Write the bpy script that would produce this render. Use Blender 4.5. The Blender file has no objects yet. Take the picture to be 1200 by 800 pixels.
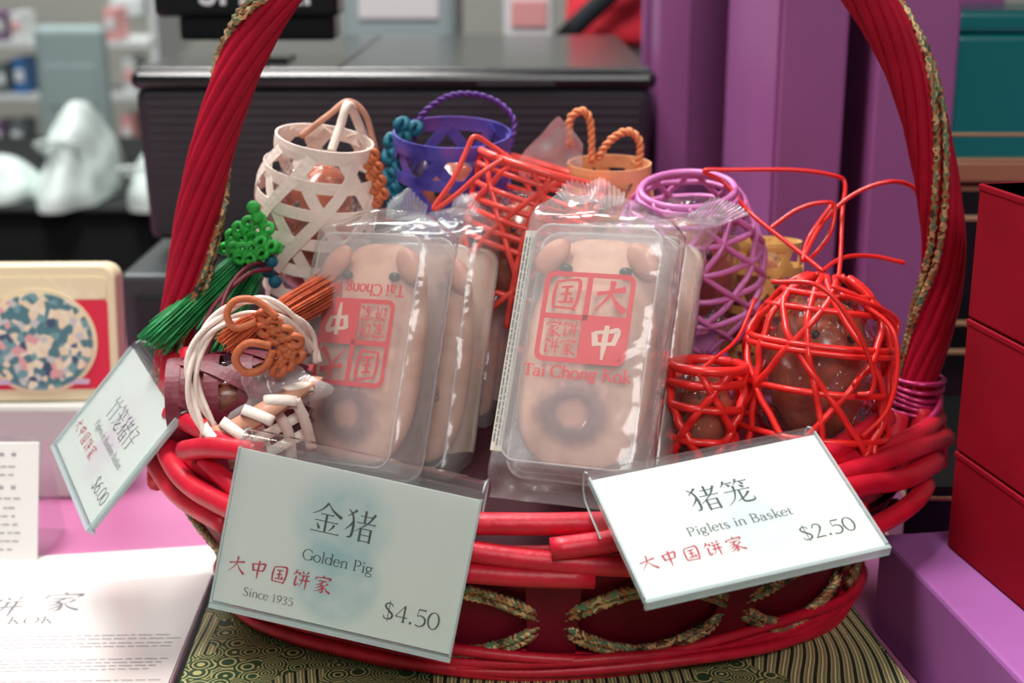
import bpy, bmesh, math, random
from mathutils import Vector, Matrix, Euler, noise
random.seed(7)
PI = math.pi
S = bpy.context.scene
COL = S.collection

# ------------------------------------------------------------------ camera
PITCH = math.radians(16.0); CAMH = 0.325; CAMD = 0.66; FPX = 1200/36*50
CAM = Vector((0, -CAMD, CAMH))
FWD = Vector((0, math.cos(PITCH), -math.sin(PITCH)))
UPV = Vector((0, math.sin(PITCH), math.cos(PITCH)))
cd = bpy.data.cameras.new('camera'); cam = bpy.data.objects.new('camera', cd); COL.objects.link(cam)
cam.location = CAM; cam.rotation_euler = (PI/2 - PITCH, 0, 0)
cd.lens = 50; cd.sensor_width = 36; cd.clip_start = 0.01
cd.dof.use_dof = True; cd.dof.focus_distance = 0.60; cd.dof.aperture_fstop = 8.5
S.camera = cam

# ------------------------------------------------------------------ light
S.view_settings.view_transform = 'Standard'; S.view_settings.look = 'None'
S.view_settings.gamma = 1.0; S.view_settings.use_curve_mapping = False
S.view_settings.exposure = 0.0
S.cycles.transparent_max_bounces = 32
W = bpy.data.worlds.new('world'); S.world = W; W.use_nodes = True
W.node_tree.nodes['Background'].inputs[0].default_value = (0.86, 0.92, 0.90, 1)
W.node_tree.nodes['Background'].inputs[1].default_value = 0.13
def area(name, loc, target, size, energy, color, sizey=None):
    l = bpy.data.lights.new(name, 'AREA'); l.energy = energy; l.color = color
    l.shape = 'RECTANGLE'; l.size = size; l.size_y = sizey or size
    o = bpy.data.objects.new(name, l); COL.objects.link(o); o.location = loc
    o.rotation_euler = (Vector(target)-Vector(loc)).to_track_quat('-Z', 'Y').to_euler()
    return o
# the hall's own ceiling lamps, all above or behind the view: over the stall, over the aisle in front, over the hall behind
area('ceiling_lamp_stall_offscreen', (-0.45, 0.10, 1.9), (0, -0.05, 0.1), 0.8, 46, (1.0, 0.96, 0.93), 0.5)
area('ceiling_lamp_aisle_offscreen', (0.30, -2.3, 1.9), (0.0, -0.05, 0.12), 1.1, 30, (1.0, 1.0, 0.97), 0.8)
area('ceiling_lamp_hall_offscreen', (-1.0, 1.9, 2.2), (-0.4, 1.9, 0), 1.2, 62, (0.93, 1.0, 0.98))

# ------------------------------------------------------------------ helpers
def lin(r, g, b):
    f = lambda c: (c/255/12.92) if c/255 <= 0.04045 else ((c/255+0.055)/1.055)**2.4
    return (f(r), f(g), f(b), 1)
def at(px, py, Y=None, Z=None):
    """real-world point on the sight line of a photograph pixel, at a depth Y or a height Z"""
    d = FWD*FPX + Vector((1, 0, 0))*(px-600) - UPV*(py-400)
    t = (Y-CAM.y)/d.y if Y is not None else (Z-CAM.z)/d.z
    return CAM + d*t

MATS = {}
def newmat(name):
    m = bpy.data.materials.new(name); m.use_nodes = True
    nt = m.node_tree; b = nt.nodes['Principled BSDF']; MATS[name] = m
    return m, nt, b
def plain(name, col, rough=0.5, metal=0, coat=0, noise_amt=0.0, nscale=60, bump=0.0, bscale=200, spec=None, sheen=0, trans=0):
    m, nt, b = newmat(name)
    b.inputs['Base Color'].default_value = col
    b.inputs['Roughness'].default_value = rough; b.inputs['Metallic'].default_value = metal
    b.inputs['Coat Weight'].default_value = coat; b.inputs['Coat Roughness'].default_value = 0.08
    if spec is not None: b.inputs['Specular IOR Level'].default_value = spec
    if noise_amt or bump:
        tc = nt.nodes.new('ShaderNodeTexCoord')
        if noise_amt:
            n = nt.nodes.new('ShaderNodeTexNoise'); n.inputs['Scale'].default_value = nscale; n.inputs['Detail'].default_value = 4
            nt.links.new(tc.outputs['Object'], n.inputs['Vector'])
            r = nt.nodes.new('ShaderNodeValToRGB')
            r.color_ramp.elements[0].position = 0.3; r.color_ramp.elements[1].position = 0.7
            k0, k1 = 1-noise_amt, 1+noise_amt
            r.color_ramp.elements[0].color = tuple(min(1, c*k0) for c in col[:3])+(1,)
            r.color_ramp.elements[1].color = tuple(min(1, c*k1) for c in col[:3])+(1,)
            nt.links.new(n.outputs['Fac'], r.inputs['Fac']); nt.links.new(r.outputs['Color'], b.inputs['Base Color'])
        if bump:
            n2 = nt.nodes.new('ShaderNodeTexNoise'); n2.inputs['Scale'].default_value = bscale; n2.inputs['Detail'].default_value = 3
            nt.links.new(tc.outputs['Object'], n2.inputs['Vector'])
            bp = nt.nodes.new('ShaderNodeBump'); bp.inputs['Strength'].default_value = bump; bp.inputs['Distance'].default_value = 0.001
            nt.links.new(n2.outputs['Fac'], bp.inputs['Height']); nt.links.new(bp.outputs['Normal'], b.inputs['Normal'])
    return m
def film(name, haze=0.10, gloss=1.0, tint=(1, 1, 1), hazecol=(0.9, 0.9, 0.9), bump=0.5, bscale=60, rough=0.06):
    """thin clear plastic: see-through, with a sheen that grows at grazing angles and a little milkiness"""
    m = bpy.data.materials.new(name); m.use_nodes = True; nt = m.node_tree
    for n in list(nt.nodes): nt.nodes.remove(n)
    out = nt.nodes.new('ShaderNodeOutputMaterial')
    tr = nt.nodes.new('ShaderNodeBsdfTransparent'); tr.inputs[0].default_value = tint+(1,)
    gl = nt.nodes.new('ShaderNodeBsdfGlossy'); gl.inputs['Roughness'].default_value = rough
    df = nt.nodes.new('ShaderNodeBsdfDiffuse'); df.inputs[0].default_value = hazecol+(1,)
    fr = nt.nodes.new('ShaderNodeLayerWeight'); fr.inputs['Blend'].default_value = 0.5
    pw = nt.nodes.new('ShaderNodeMath'); pw.operation = 'POWER'; pw.inputs[1].default_value = 4.0
    nt.links.new(fr.outputs['Facing'], pw.inputs[0])
    mu = nt.nodes.new('ShaderNodeMath'); mu.operation = 'MULTIPLY_ADD'; mu.inputs[1].default_value = 0.85*gloss; mu.inputs[2].default_value = 0.035*gloss; mu.use_clamp = True
    nt.links.new(pw.outputs[0], mu.inputs[0])
    m1 = nt.nodes.new('ShaderNodeMixShader'); m1.inputs[0].default_value = haze
    nt.links.new(tr.outputs[0], m1.inputs[1]); nt.links.new(df.outputs[0], m1.inputs[2])
    m2 = nt.nodes.new('ShaderNodeMixShader')
    nt.links.new(mu.outputs[0], m2.inputs[0]); nt.links.new(m1.outputs[0], m2.inputs[1]); nt.links.new(gl.outputs[0], m2.inputs[2])
    nt.links.new(m2.outputs[0], out.inputs[0])
    if bump:
        tc = nt.nodes.new('ShaderNodeTexCoord'); n = nt.nodes.new('ShaderNodeTexNoise'); n.inputs['Scale'].default_value = bscale
        n.inputs['Detail'].default_value = 2; n.inputs['Distortion'].default_value = 1.5
        nt.links.new(tc.outputs['Object'], n.inputs['Vector'])
        bp = nt.nodes.new('ShaderNodeBump'); bp.inputs['Strength'].default_value = bump; bp.inputs['Distance'].default_value = 0.004
        nt.links.new(n.outputs['Fac'], bp.inputs['Height'])
        nt.links.new(bp.outputs['Normal'], gl.inputs['Normal']); nt.links.new(bp.outputs['Normal'], fr.inputs['Normal'])
    MATS[name] = m
    return m
def ramp_mat(name, stops, scale, rough=0.5, kind='noise', bump=0.0, stretch=(1, 1, 1), constant=True, metal=0.0, distortion=0.0):
    m, nt, b = newmat(name); b.inputs['Roughness'].default_value = rough; b.inputs['Metallic'].default_value = metal
    tc = nt.nodes.new('ShaderNodeTexCoord'); mp = nt.nodes.new('ShaderNodeMapping'); mp.inputs['Scale'].default_value = stretch
    nt.links.new(tc.outputs['Object'], mp.inputs[0])
    if kind == 'voronoi':
        n = nt.nodes.new('ShaderNodeTexVoronoi'); n.inputs['Scale'].default_value = scale; src = n.outputs['Color']
        sep = nt.nodes.new('ShaderNodeSeparateColor'); nt.links.new(src, sep.inputs[0]); src = sep.outputs[0]
    else:
        n = nt.nodes.new('ShaderNodeTexNoise'); n.inputs['Scale'].default_value = scale; n.inputs['Detail'].default_value = 2
        n.inputs['Distortion'].default_value = distortion; src = n.outputs['Fac']
    nt.links.new(mp.outputs[0], n.inputs['Vector'])
    r = nt.nodes.new('ShaderNodeValToRGB'); cr = r.color_ramp
    if constant: cr.interpolation = 'CONSTANT'
    while len(cr.elements) < len(stops): cr.elements.new(0.5)
    for e, (p, c) in zip(cr.elements, stops): e.position = p; e.color = c
    nt.links.new(src, r.inputs[0]); nt.links.new(r.outputs[0], b.inputs['Base Color'])
    if bump:
        bp = nt.nodes.new('ShaderNodeBump'); bp.inputs['Strength'].default_value = bump; bp.inputs['Distance'].default_value = 0.001
        nt.links.new(src, bp.inputs['Height']); nt.links.new(bp.outputs[0], b.inputs['Normal'])
    return m

def catmull(pts, n=8, closed=False):
    P = [Vector(p) for p in pts]; out = []; m = len(P)
    segs = m if closed else m-1
    for i in range(segs):
        if closed: a, b, c, d = P[i-1], P[i], P[(i+1) % m], P[(i+2) % m]
        else:
            b, c = P[i], P[i+1]; a = P[i-1] if i > 0 else b*2-c; d = P[i+2] if i+2 < m else c*2-b
        for k in range(n):
            t = k/n
            out.append(0.5*((2*b)+(c-a)*t+(2*a-5*b+4*c-d)*t*t+(3*b-a-3*c+d)*t**3))
    if not closed: out.append(P[-1].copy())
    return out
def frames(path, closed=False):
    n = len(path); T = []
    for i in range(n):
        a = path[i-1] if (i > 0 or closed) else path[i]; b = path[(i+1) % n] if (i < n-1 or closed) else path[i]
        t = (b-a); T.append(t.normalized() if t.length > 1e-9 else Vector((0, 0, 1)))
    ref = Vector((0, 1, 0)) if abs(T[0].y) < 0.9 else Vector((0, 0, 1))
    N = [(ref - T[0]*ref.dot(T[0])).normalized()]
    for i in range(1, n):
        v = N[-1]-T[i]*N[-1].dot(T[i]); N.append(v.normalized() if v.length > 1e-9 else N[-1])
    return T, N, [T[i].cross(N[i]) for i in range(n)]

class MB:
    def __init__(s): s.v = []; s.f = []; s.smooth = True
    def tube(s, path, rad, sides=8, closed=False, caps=True):
        path = [Vector(p) for p in path]; n = len(path); T, N, B = frames(path, closed); o = len(s.v)
        for i in range(n):
            r = rad[i] if isinstance(rad, (list, tuple)) else rad
            for k in range(sides):
                a = 2*PI*k/sides; s.v.append(path[i]+N[i]*(r*math.cos(a))+B[i]*(r*math.sin(a)))
        for i in range(n if closed else n-1):
            j = (i+1) % n
            for k in range(sides):
                l = (k+1) % sides
                s.f.append((o+i*sides+k, o+i*sides+l, o+j*sides+l, o+j*sides+k))
        if caps and not closed:
            s.f.append(tuple(o+k for k in range(sides))[::-1]); s.f.append(tuple(o+(n-1)*sides+k for k in range(sides)))
        return s
    def ribbon(s, path, normals, width, thick, closed=False):
        path = [Vector(p) for p in path]; n = len(path); o = len(s.v)
        for i in range(n):
            a = path[i-1] if (i > 0 or closed) else path[i]; b = path[(i+1) % n] if (i < n-1 or closed) else path[i]
            t = (b-a).normalized(); nn = Vector(normals[i] if isinstance(normals, list) else normals)
            nn = (nn-t*nn.dot(t)).normalized(); side = t.cross(nn)
            w = width[i] if isinstance(width, list) else width
            for (u, q) in ((-.5, .35), (0, .5), (.5, .35), (.5, -.5), (-.5, -.5)): s.v.append(path[i]+side*(u*w)+nn*(q*thick))
        for i in range(n if closed else n-1):
            j = (i+1) % n
            for k in range(5):
                l = (k+1) % 5; s.f.append((o+i*5+k, o+j*5+k, o+j*5+l, o+i*5+l))
        if not closed:
            s.f.append(tuple(o+k for k in range(5))); s.f.append(tuple(o+(n-1)*5+k for k in range(5))[::-1])
        return s
    def rope(s, path, rad, pitch, plies=3, ply=None, sides=6, closed=False):
        path = [Vector(p) for p in path]; T, N, B = frames(path, closed)
        ply = ply or rad*0.62; d = [0.0]
        for i in range(1, len(path)): d.append(d[-1]+(path[i]-path[i-1]).length)
        for p in range(plies):
            q = []
            for i in range(len(path)):
                a = 2*PI*(p/plies+d[i]/pitch); q.append(path[i]+(N[i]*math.cos(a)+B[i]*math.sin(a))*(rad-ply*0.75))
            s.tube(q, ply, sides)
        return s
    def box(s, c, d, M=None):
        o = len(s.v); c = Vector(c)
        for x in (-.5, .5):
            for y in (-.5, .5):
                for z in (-.5, .5):
                    p = Vector((x*d[0], y*d[1], z*d[2]))
                    s.v.append(c+(M @ p if M else p))
        for q in ((0, 1, 3, 2), (4, 6, 7, 5), (0, 4, 5, 1), (2, 3, 7, 6), (0, 2, 6, 4), (1, 5, 7, 3)): s.f.append(tuple(o+i for i in q))
        s.smooth = False
        return s
    def hull8(s, lo, hi):
        """box from four bottom and four top corners, both counter-clockwise seen from above"""
        o = len(s.v); s.v += [Vector(p) for p in lo]+[Vector(p) for p in hi]
        s.f += [(o+3, o+2, o+1, o), (o+4, o+5, o+6, o+7)]+[(o+i, o+(i+1) % 4, o+4+(i+1) % 4, o+4+i) for i in range(4)]
        s.smooth = False
        return s
    def grid(s, fn, nu, nv, wrap_u=False):
        o = len(s.v)
        for j in range(nv):
            for i in range(nu): s.v.append(Vector(fn(i/(nu if wrap_u else nu-1), j/(nv-1))))
        for j in range(nv-1):
            for i in range(nu if wrap_u else nu-1):
                k = (i+1) % nu
                s.f.append((o+j*nu+i, o+j*nu+k, o+(j+1)*nu+k, o+(j+1)*nu+i))
        return s
    def prism(s, outline, y0, y1):
        """outline in x,z, extruded from y0 (front) to y1 (back)"""
        n = len(outline); o = len(s.v)
        s.v += [Vector((x, y0, z)) for x, z in outline]+[Vector((x, y1, z)) for x, z in outline]
        s.f.append(tuple(o+i for i in range(n))); s.f.append(tuple(o+n+i for i in range(n))[::-1])
        for i in range(n): s.f.append((o+i, o+n+i, o+n+(i+1) % n, o+(i+1) % n))
        s.smooth = False
        return s
    def ball(s, c, r, nu=12, nv=8, M=None):
        c = Vector(c); r = Vector(r) if hasattr(r, '__len__') else Vector((r, r, r))
        def fn(u, v):
            a = 2*PI*u; b = PI*(v-.5)*0.999
            p = Vector((r.x*math.cos(b)*math.cos(a), r.y*math.cos(b)*math.sin(a), r.z*math.sin(b)))
            return c+(M @ p if M else p)
        return s.grid(fn, nu, nv, True)
    def stroke(s, pts, y, M=None):
        """flat pen stroke in x,z at depth y: pts = [(x, z, width)]"""
        n = len(pts); o = len(s.v)
        for i in range(n):
            a = pts[max(0, i-1)]; b = pts[min(n-1, i+1)]
            tx, tz = b[0]-a[0], b[1]-a[1]; L = math.hypot(tx, tz) or 1; tx /= L; tz /= L
            x, z, w = pts[i]
            s.v.append(Vector((x-tz*w/2, y, z+tx*w/2))); s.v.append(Vector((x+tz*w/2, y, z-tx*w/2)))
        for i in range(n-1): s.f.append((o+2*i, o+2*i+1, o+2*i+3, o+2*i+2))
        s.smooth = False
        return s
    def shift(s, d):
        d = Vector(d); s.v = [v+d for v in s.v]; return s
    def xform(s, M): s.v = [M @ v for v in s.v]; return s
    def build(s, name, mat, parent=None, smooth=None):
        me = bpy.data.meshes.new(name); me.from_pydata([tuple(v) for v in s.v], [], s.f)
        me.materials.append(MATS[mat] if isinstance(mat, str) else mat)
        if s.smooth if smooth is None else smooth: me.polygons.foreach_set('use_smooth', [True]*len(me.polygons))
        me.update()
        o = bpy.data.objects.new(name, me); COL.objects.link(o); o.parent = parent
        return o
def bevel(o, w, seg=2):
    m = o.modifiers.new('bevel', 'BEVEL'); m.width = w; m.segments = seg; m.limit_method = 'ANGLE'; return o
def tag(o, label, cat, group=None):
    o['label'] = label; o['category'] = cat
    if group: o['group'] = group
    return o
def thing(name, label, cat, M=None, group=None):
    o = bpy.data.objects.new(name, None); COL.objects.link(o); o.empty_display_size = 0.02
    if M is not None: o.matrix_world = M if isinstance(M, Matrix) else Matrix.Translation(Vector(M))
    return tag(o, label, cat, group)
def struct(o): o['kind'] = 'structure'; return o
def frame_m(loc, xa, za):
    x = Vector(xa).normalized(); z = Vector(za); z = (z-x*z.dot(x)).normalized(); y = z.cross(x)
    M = Matrix((x, y, z)).transposed().to_4x4(); M.translation = Vector(loc); return M
def axis_m(loc, za, front=(0, -1, 0)):
    z = Vector(za).normalized(); f = Vector(front); y = -(f-z*f.dot(z)).normalized(); x = y.cross(z)
    M = Matrix((x, y, z)).transposed().to_4x4(); M.translation = Vector(loc); return M
def rrect(w, h, r, n=5, cx=0, cz=0):
    out = []
    for (sx, sz, a0) in ((1, 1, 0), (-1, 1, 90), (-1, -1, 180), (1, -1, 270)):
        for k in range(n+1):
            a = math.radians(a0+90*k/n); out.append((cx+sx*(w/2-r)+r*math.cos(a), cz+sz*(h/2-r)+r*math.sin(a)))
    return out[::-1]
def bolt(px, py, Y): return at(px, py, Y)

# ------------------------------------------------------------------ materials
plain('purple_paint', lin(152, 86, 142), 0.45, noise_amt=0.05, nscale=15)
plain('pink_counter', lin(206, 122, 170), 0.35, noise_amt=0.03, nscale=10)
plain('plinth_purple', lin(162, 96, 164), 0.6, spec=0.2, noise_amt=0.06, nscale=25)
plain('red_cane', lin(205, 24, 50), 0.42, noise_amt=0.16, nscale=90, bump=0.25, bscale=350)
plain('handle_red', lin(172, 6, 42), 0.6, spec=0.25, noise_amt=0.12, nscale=70, bump=0.2, bscale=300)
plain('veneer', lin(116, 9, 36), 0.55, spec=0.3, noise_amt=0.18, nscale=60, bump=0.2, bscale=200)
plain('wire_pink', lin(190, 50, 110), 0.28, metal=0.3)
ramp_mat('cord', [(0, lin(60, 74, 56)), (.38, lin(176, 116, 74)), (.48, lin(106, 140, 108)), (.54, lin(220, 176, 126)), (.64, lin(112, 72, 48))], 170, 0.45, bump=0.5, metal=0.25)
plain('tissue', lin(60, 8, 26), 0.8, noise_amt=0.3, nscale=80, bump=0.8, bscale=120)
plain('bamboo_white', lin(248, 232, 220), 0.5, noise_amt=0.05, nscale=120, bump=0.3, bscale=300)
plain('bamboo_tan', lin(205, 150, 124), 0.5, noise_amt=0.15, nscale=120, bump=0.3, bscale=300)
plain('orange_cord', lin(206, 112, 70), 0.6, noise_amt=0.15, nscale=250, bump=0.5, bscale=600)
plain('orange_raffia', lin(206, 96, 56), 0.55, noise_amt=0.25, nscale=200)
ramp_mat('blue_strip', [(0.3, lin(52, 44, 140)), (.5, lin(84, 78, 178)), (.7, lin(130, 84, 176))], 60, 0.45, constant=False)
plain('purple_cord', lin(86, 40, 130), 0.55, noise_amt=0.1, nscale=200)
plain('teal_cord', lin(14, 100, 122), 0.6, noise_amt=0.2, nscale=250, bump=0.5, bscale=500)
plain('red_plastic', lin(238, 44, 40), 0.3, spec=0.6)
plain('coral_plastic', lin(250, 84, 74), 0.3, spec=0.6)
plain('tan_plastic', lin(238, 170, 120), 0.42, noise_amt=0.06, nscale=90)
plain('tan_twist', lin(226, 138, 90), 0.5, noise_amt=0.1, nscale=200)
plain('pink_plastic', lin(214, 124, 190), 0.32, spec=0.6)
plain('yellow_plastic', lin(240, 190, 112), 0.4)
plain('maroon_strip', lin(112, 30, 48), 0.5, noise_amt=0.2, nscale=150, bump=0.3, bscale=300)
plain('green_raffia', lin(34, 140, 74), 0.55, noise_amt=0.35, nscale=150)
plain('green_cord', lin(48, 180, 70), 0.6, noise_amt=0.25, nscale=200, bump=0.4, bscale=400)
plain('pastry', lin(168, 86, 56), 0.3, noise_amt=0.35, nscale=70, bump=0.3, bscale=150, coat=0.3)
plain('pig_snout', lin(222, 160, 136), 0.45, noise_amt=0.15, nscale=90)
def bun_mat():
    # pale bun baked brown in a ring round the snout
    m, nt, b = newmat('pig_bun'); b.inputs['Roughness'].default_value = 0.5; L = nt.links.new; N = nt.nodes.new
    tc = N('ShaderNodeTexCoord'); no = N('ShaderNodeTexNoise'); no.inputs['Scale'].default_value = 70; no.inputs['Detail'].default_value = 3; L(tc.outputs['Object'], no.inputs['Vector'])
    sx = N('ShaderNodeVectorMath'); sx.operation = 'MULTIPLY'; sx.inputs[1].default_value = (1, 0, 1.15); L(tc.outputs['Object'], sx.inputs[0])
    dv = N('ShaderNodeVectorMath'); dv.operation = 'DISTANCE'; dv.inputs[1].default_value = (0, 0, -0.0345); L(sx.outputs[0], dv.inputs[0])
    ad = N('ShaderNodeMath'); ad.operation = 'MULTIPLY_ADD'; ad.inputs[1].default_value = 0.012; L(no.outputs['Fac'], ad.inputs[0]); L(dv.outputs['Value'], ad.inputs[2])
    r = N('ShaderNodeValToRGB'); cr = r.color_ramp
    st = [(0.0, lin(226, 166, 144)), (.36, lin(200, 140, 124)), (.48, lin(128, 82, 86)), (.62, lin(150, 100, 98)), (.84, lin(236, 184, 158)), (1.0, lin(242, 194, 168))]
    while len(cr.elements) < len(st): cr.elements.new(.5)
    for e, (p, c) in zip(cr.elements, st): e.position = p; e.color = c
    ms = N('ShaderNodeMath'); ms.operation = 'MULTIPLY'; ms.inputs[1].default_value = 1/0.030; L(ad.outputs[0], ms.inputs[0]); L(ms.outputs[0], r.inputs[0])
    n2 = N('ShaderNodeTexNoise'); n2.inputs['Scale'].default_value = 42; n2.inputs['Detail'].default_value = 4; L(tc.outputs['Object'], n2.inputs['Vector'])
    r2 = N('ShaderNodeValToRGB'); r2.color_ramp.elements[0].position = .42; r2.color_ramp.elements[0].color = (1, 1, 1, 1); r2.color_ramp.elements[1].position = .68; r2.color_ramp.elements[1].color = (.62, .47, .43, 1); L(n2.outputs['Fac'], r2.inputs[0])
    mx = N('ShaderNodeMix'); mx.data_type = 'RGBA'; mx.blend_type = 'MULTIPLY'; mx.inputs[0].default_value = 1; L(r.outputs[0], mx.inputs[6]); L(r2.outputs[0], mx.inputs[7]); L(mx.outputs[2], b.inputs['Base Color'])
bun_mat()
plain('snout_brown', lin(128, 80, 84), 0.4, noise_amt=0.3, nscale=60)
plain('bean', lin(44, 52, 48), 0.4)
plain('seal_red', lin(222, 56, 66), 0.5)
plain('seal_pale', lin(226, 198, 180), 0.6)
plain('ink', lin(52, 66, 68), 0.7); plain('ink_grey', lin(120, 124, 126), 0.7); plain('ink_red', lin(196, 30, 70), 0.7)
plain('ink_faint', lin(176, 170, 176), 0.7)
plain('tray', lin(226, 206, 188), 0.4)
film('film', 0.13, 1.4, bump=0.45, bscale=32, rough=0.13)
film('crimp', 0.30, 1.3, hazecol=(0.95, 0.93, 0.95), bump=0.5, bscale=90, rough=0.15)
film('lid', 0.13, 1.1, bump=0.15, bscale=25, rough=0.04)
film('wrap', 0.03, 1.5, bump=1.0, bscale=120)
film('acrylic', 0.03, 1.0, tint=(0.97, 0.99, 0.985), bump=0, rough=0.03)
film('acrylic_edge', 0.42, 1.0, tint=(0.80, 0.92, 0.92), hazecol=(0.80, 0.90, 0.91), bump=0, rough=0.05)
plain('strip_paper', lin(206, 200, 186), 0.6)
plain('paper', lin(236, 234, 230), 0.7); plain('sheet', lin(238, 226, 224), 0.35, coat=0.8)
plain('white_card', lin(236, 232, 228), 0.6)
plain('black_plastic', lin(20, 22, 24), 0.22, spec=0.5); plain('register_grey', lin(40, 42, 46), 0.5, noise_amt=0.1, nscale=40)
plain('register_top', lin(44, 47, 50), 0.18, spec=0.6); plain('drawer_grey', lin(44, 48, 52), 0.4)
plain('black_cloth', lin(12, 14, 16), 0.9)
plain('logo_white', lin(210, 215, 215), 0.5)
plain('teal_tin', lin(6, 126, 128), 0.3, coat=0.3); plain('gold', lin(214, 170, 130), 0.35, metal=0.3)
plain('copper', lin(190, 128, 100), 0.35, metal=0.15)
plain('box_red', lin(142, 4, 28), 0.75, spec=0.15, noise_amt=0.1, nscale=30)
plain('cream', lin(240, 224, 186), 0.4); plain('tin_red', lin(226, 44, 74), 0.4); plain('lilac', lin(214, 190, 214), 0.5)
plain('pale_block', lin(206, 206, 200), 0.6)
plain('grey_panel', lin(150, 168, 168), 0.6); plain('beige_wall', lin(176, 172, 164), 0.8); plain('bag_white', lin(216, 226, 222), 0.45, bump=0.6, bscale=20)
plain('dark_counter', lin(8, 12, 13), 0.8); plain('floor_grey', lin(70, 72, 72), 0.8)
plain('red_cloth', lin(224, 40, 60), 0.8); plain('strap', lin(30, 38, 44), 0.7); plain('blue_item', lin(50, 110, 170), 0.5)
plain('pink_item', lin(226, 160, 160), 0.6); plain('grey_item', lin(96, 104, 110), 0.6); plain('white_item', lin(220, 222, 222), 0.5); plain('plum_item', lin(120, 90, 120), 0.6)
ramp_mat('roundel_art', [(0, lin(86, 132, 140)), (.30, lin(120, 166, 170)), (.42, lin(240, 222, 190)), (.62, lin(206, 206, 204)), (.74, lin(228, 170, 170)), (.84, lin(244, 232, 204)), (.95, lin(70, 90, 120))], 240, 0.4, kind='voronoi')
ramp_mat('cream_fret', [(0, lin(240, 224, 186)), (.5, lin(224, 196, 150)), (.6, lin(244, 230, 196))], 90, 0.4, kind='voronoi')
def brocade():
    m, nt, b = newmat('brocade'); b.inputs['Roughness'].default_value = 0.55
    L = nt.links.new; N = nt.nodes.new
    tc = N('ShaderNodeTexCoord')
    wv = N('ShaderNodeTexWave'); wv.inputs['Scale'].default_value = 60; wv.inputs['Distortion'].default_value = 14; wv.inputs['Detail'].default_value = 0.0; wv.inputs['Detail Scale'].default_value = 0.22
    L(tc.outputs['Object'], wv.inputs['Vector'])
    r1 = N('ShaderNodeValToRGB'); r1.color_ramp.interpolation = 'CONSTANT'
    st = [(0, lin(30, 52, 40)), (.2, lin(196, 182, 128)), (.5, lin(86, 30, 36)), (.58, lin(160, 160, 108)), (.8, lin(32, 66, 50)), (.93, lin(214, 204, 150))]
    while len(r1.color_ramp.elements) < len(st): r1.color_ramp.elements.new(.5)
    for e, (p, c) in zip(r1.color_ramp.elements, st): e.position = p; e.color = c
    L(wv.outputs['Fac'], r1.inputs[0])
    vo = N('ShaderNodeTexVoronoi'); vo.inputs['Scale'].default_value = 100; vo.inputs['Randomness'].default_value = 0.6
    L(tc.outputs['Object'], vo.inputs['Vector'])
    mm = N('ShaderNodeMath'); mm.operation = 'MULTIPLY'; mm.inputs[1].default_value = 42; L(vo.outputs['Distance'], mm.inputs[0])
    sn = N('ShaderNodeMath'); sn.operation = 'SINE'; L(mm.outputs[0], sn.inputs[0])
    r2 = N('ShaderNodeValToRGB'); r2.color_ramp.elements[0].position = .35; r2.color_ramp.elements[0].color = lin(44, 74, 46); r2.color_ramp.elements[1].position = .6; r2.color_ramp.elements[1].color = lin(190, 184, 124)
    L(sn.outputs[0], r2.inputs[0])
    no = N('ShaderNodeTexNoise'); no.inputs['Scale'].default_value = 16; L(tc.outputs['Object'], no.inputs['Vector'])
    r3 = N('ShaderNodeValToRGB'); r3.color_ramp.interpolation = 'CONSTANT'; r3.color_ramp.elements[1].position = .5; L(no.outputs['Fac'], r3.inputs[0])
    mx = N('ShaderNodeMix'); mx.data_type = 'RGBA'; L(r3.outputs[0], mx.inputs[0]); L(r1.outputs[0], mx.inputs[6]); L(r2.outputs[0], mx.inputs[7])
    L(mx.outputs[2], b.inputs['Base Color'])
brocade()
def card_mat(name, base, blotch, strength, c1, c2):
    """printed card: pale stock with two soft watercolour roundels printed on it"""
    m, nt, b = newmat(name); b.inputs['Roughness'].default_value = 0.6; L = nt.links.new; N = nt.nodes.new
    tc = N('ShaderNodeTexCoord'); no = N('ShaderNodeTexNoise'); no.inputs['Scale'].default_value = 110; no.inputs['Detail'].default_value = 3
    L(tc.outputs['Object'], no.inputs['Vector']); prev = base
    last = None
    for (cx, cz, r, k) in (c1, c2):
        dv = N('ShaderNodeVectorMath'); dv.operation = 'DISTANCE'; dv.inputs[1].default_value = (cx, 0, cz); L(tc.outputs['Object'], dv.inputs[0])
        ad = N('ShaderNodeMath'); ad.operation = 'MULTIPLY_ADD'; ad.inputs[1].default_value = 0.006; L(no.outputs['Fac'], ad.inputs[0]); L(dv.outputs['Value'], ad.inputs[2])
        mr = N('ShaderNodeMapRange'); mr.inputs[1].default_value = r+0.003; mr.inputs[2].default_value = r-k; mr.inputs[3].default_value = 0; mr.inputs[4].default_value = strength
        L(ad.outputs[0], mr.inputs[0])
        m2 = N('ShaderNodeMath'); m2.operation = 'MULTIPLY'; L(mr.outputs[0], m2.inputs[0])
        mr2 = N('ShaderNodeMapRange'); mr2.inputs[1].default_value = .3; mr2.inputs[2].default_value = .7; mr2.inputs[3].default_value = .35; mr2.inputs[4].default_value = 1; L(no.outputs['Fac'], mr2.inputs[0]); L(mr2.outputs[0], m2.inputs[1])
        mx = N('ShaderNodeMix'); mx.data_type = 'RGBA'; mx.inputs[6].default_value = base; mx.inputs[7].default_value = blotch
        L(m2.outputs[0], mx.inputs[0])
        if last: L(last, mx.inputs[6])
        last = mx.outputs[2]
    L(last, b.inputs['Base Color'])
card_mat('card_teal', lin(234, 235, 231), lin(140, 192, 202), 0.6, (-0.003, 0.010, 0.022, 0.006), (-0.001, -0.0125, 0.0190, 0.002))
card_mat('card_white', lin(234, 235, 231), lin(196, 204, 226), 0.35, (0.002, 0.006, 0.021, 0.012), (0.006, -0.010, 0.017, 0.004))
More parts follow.
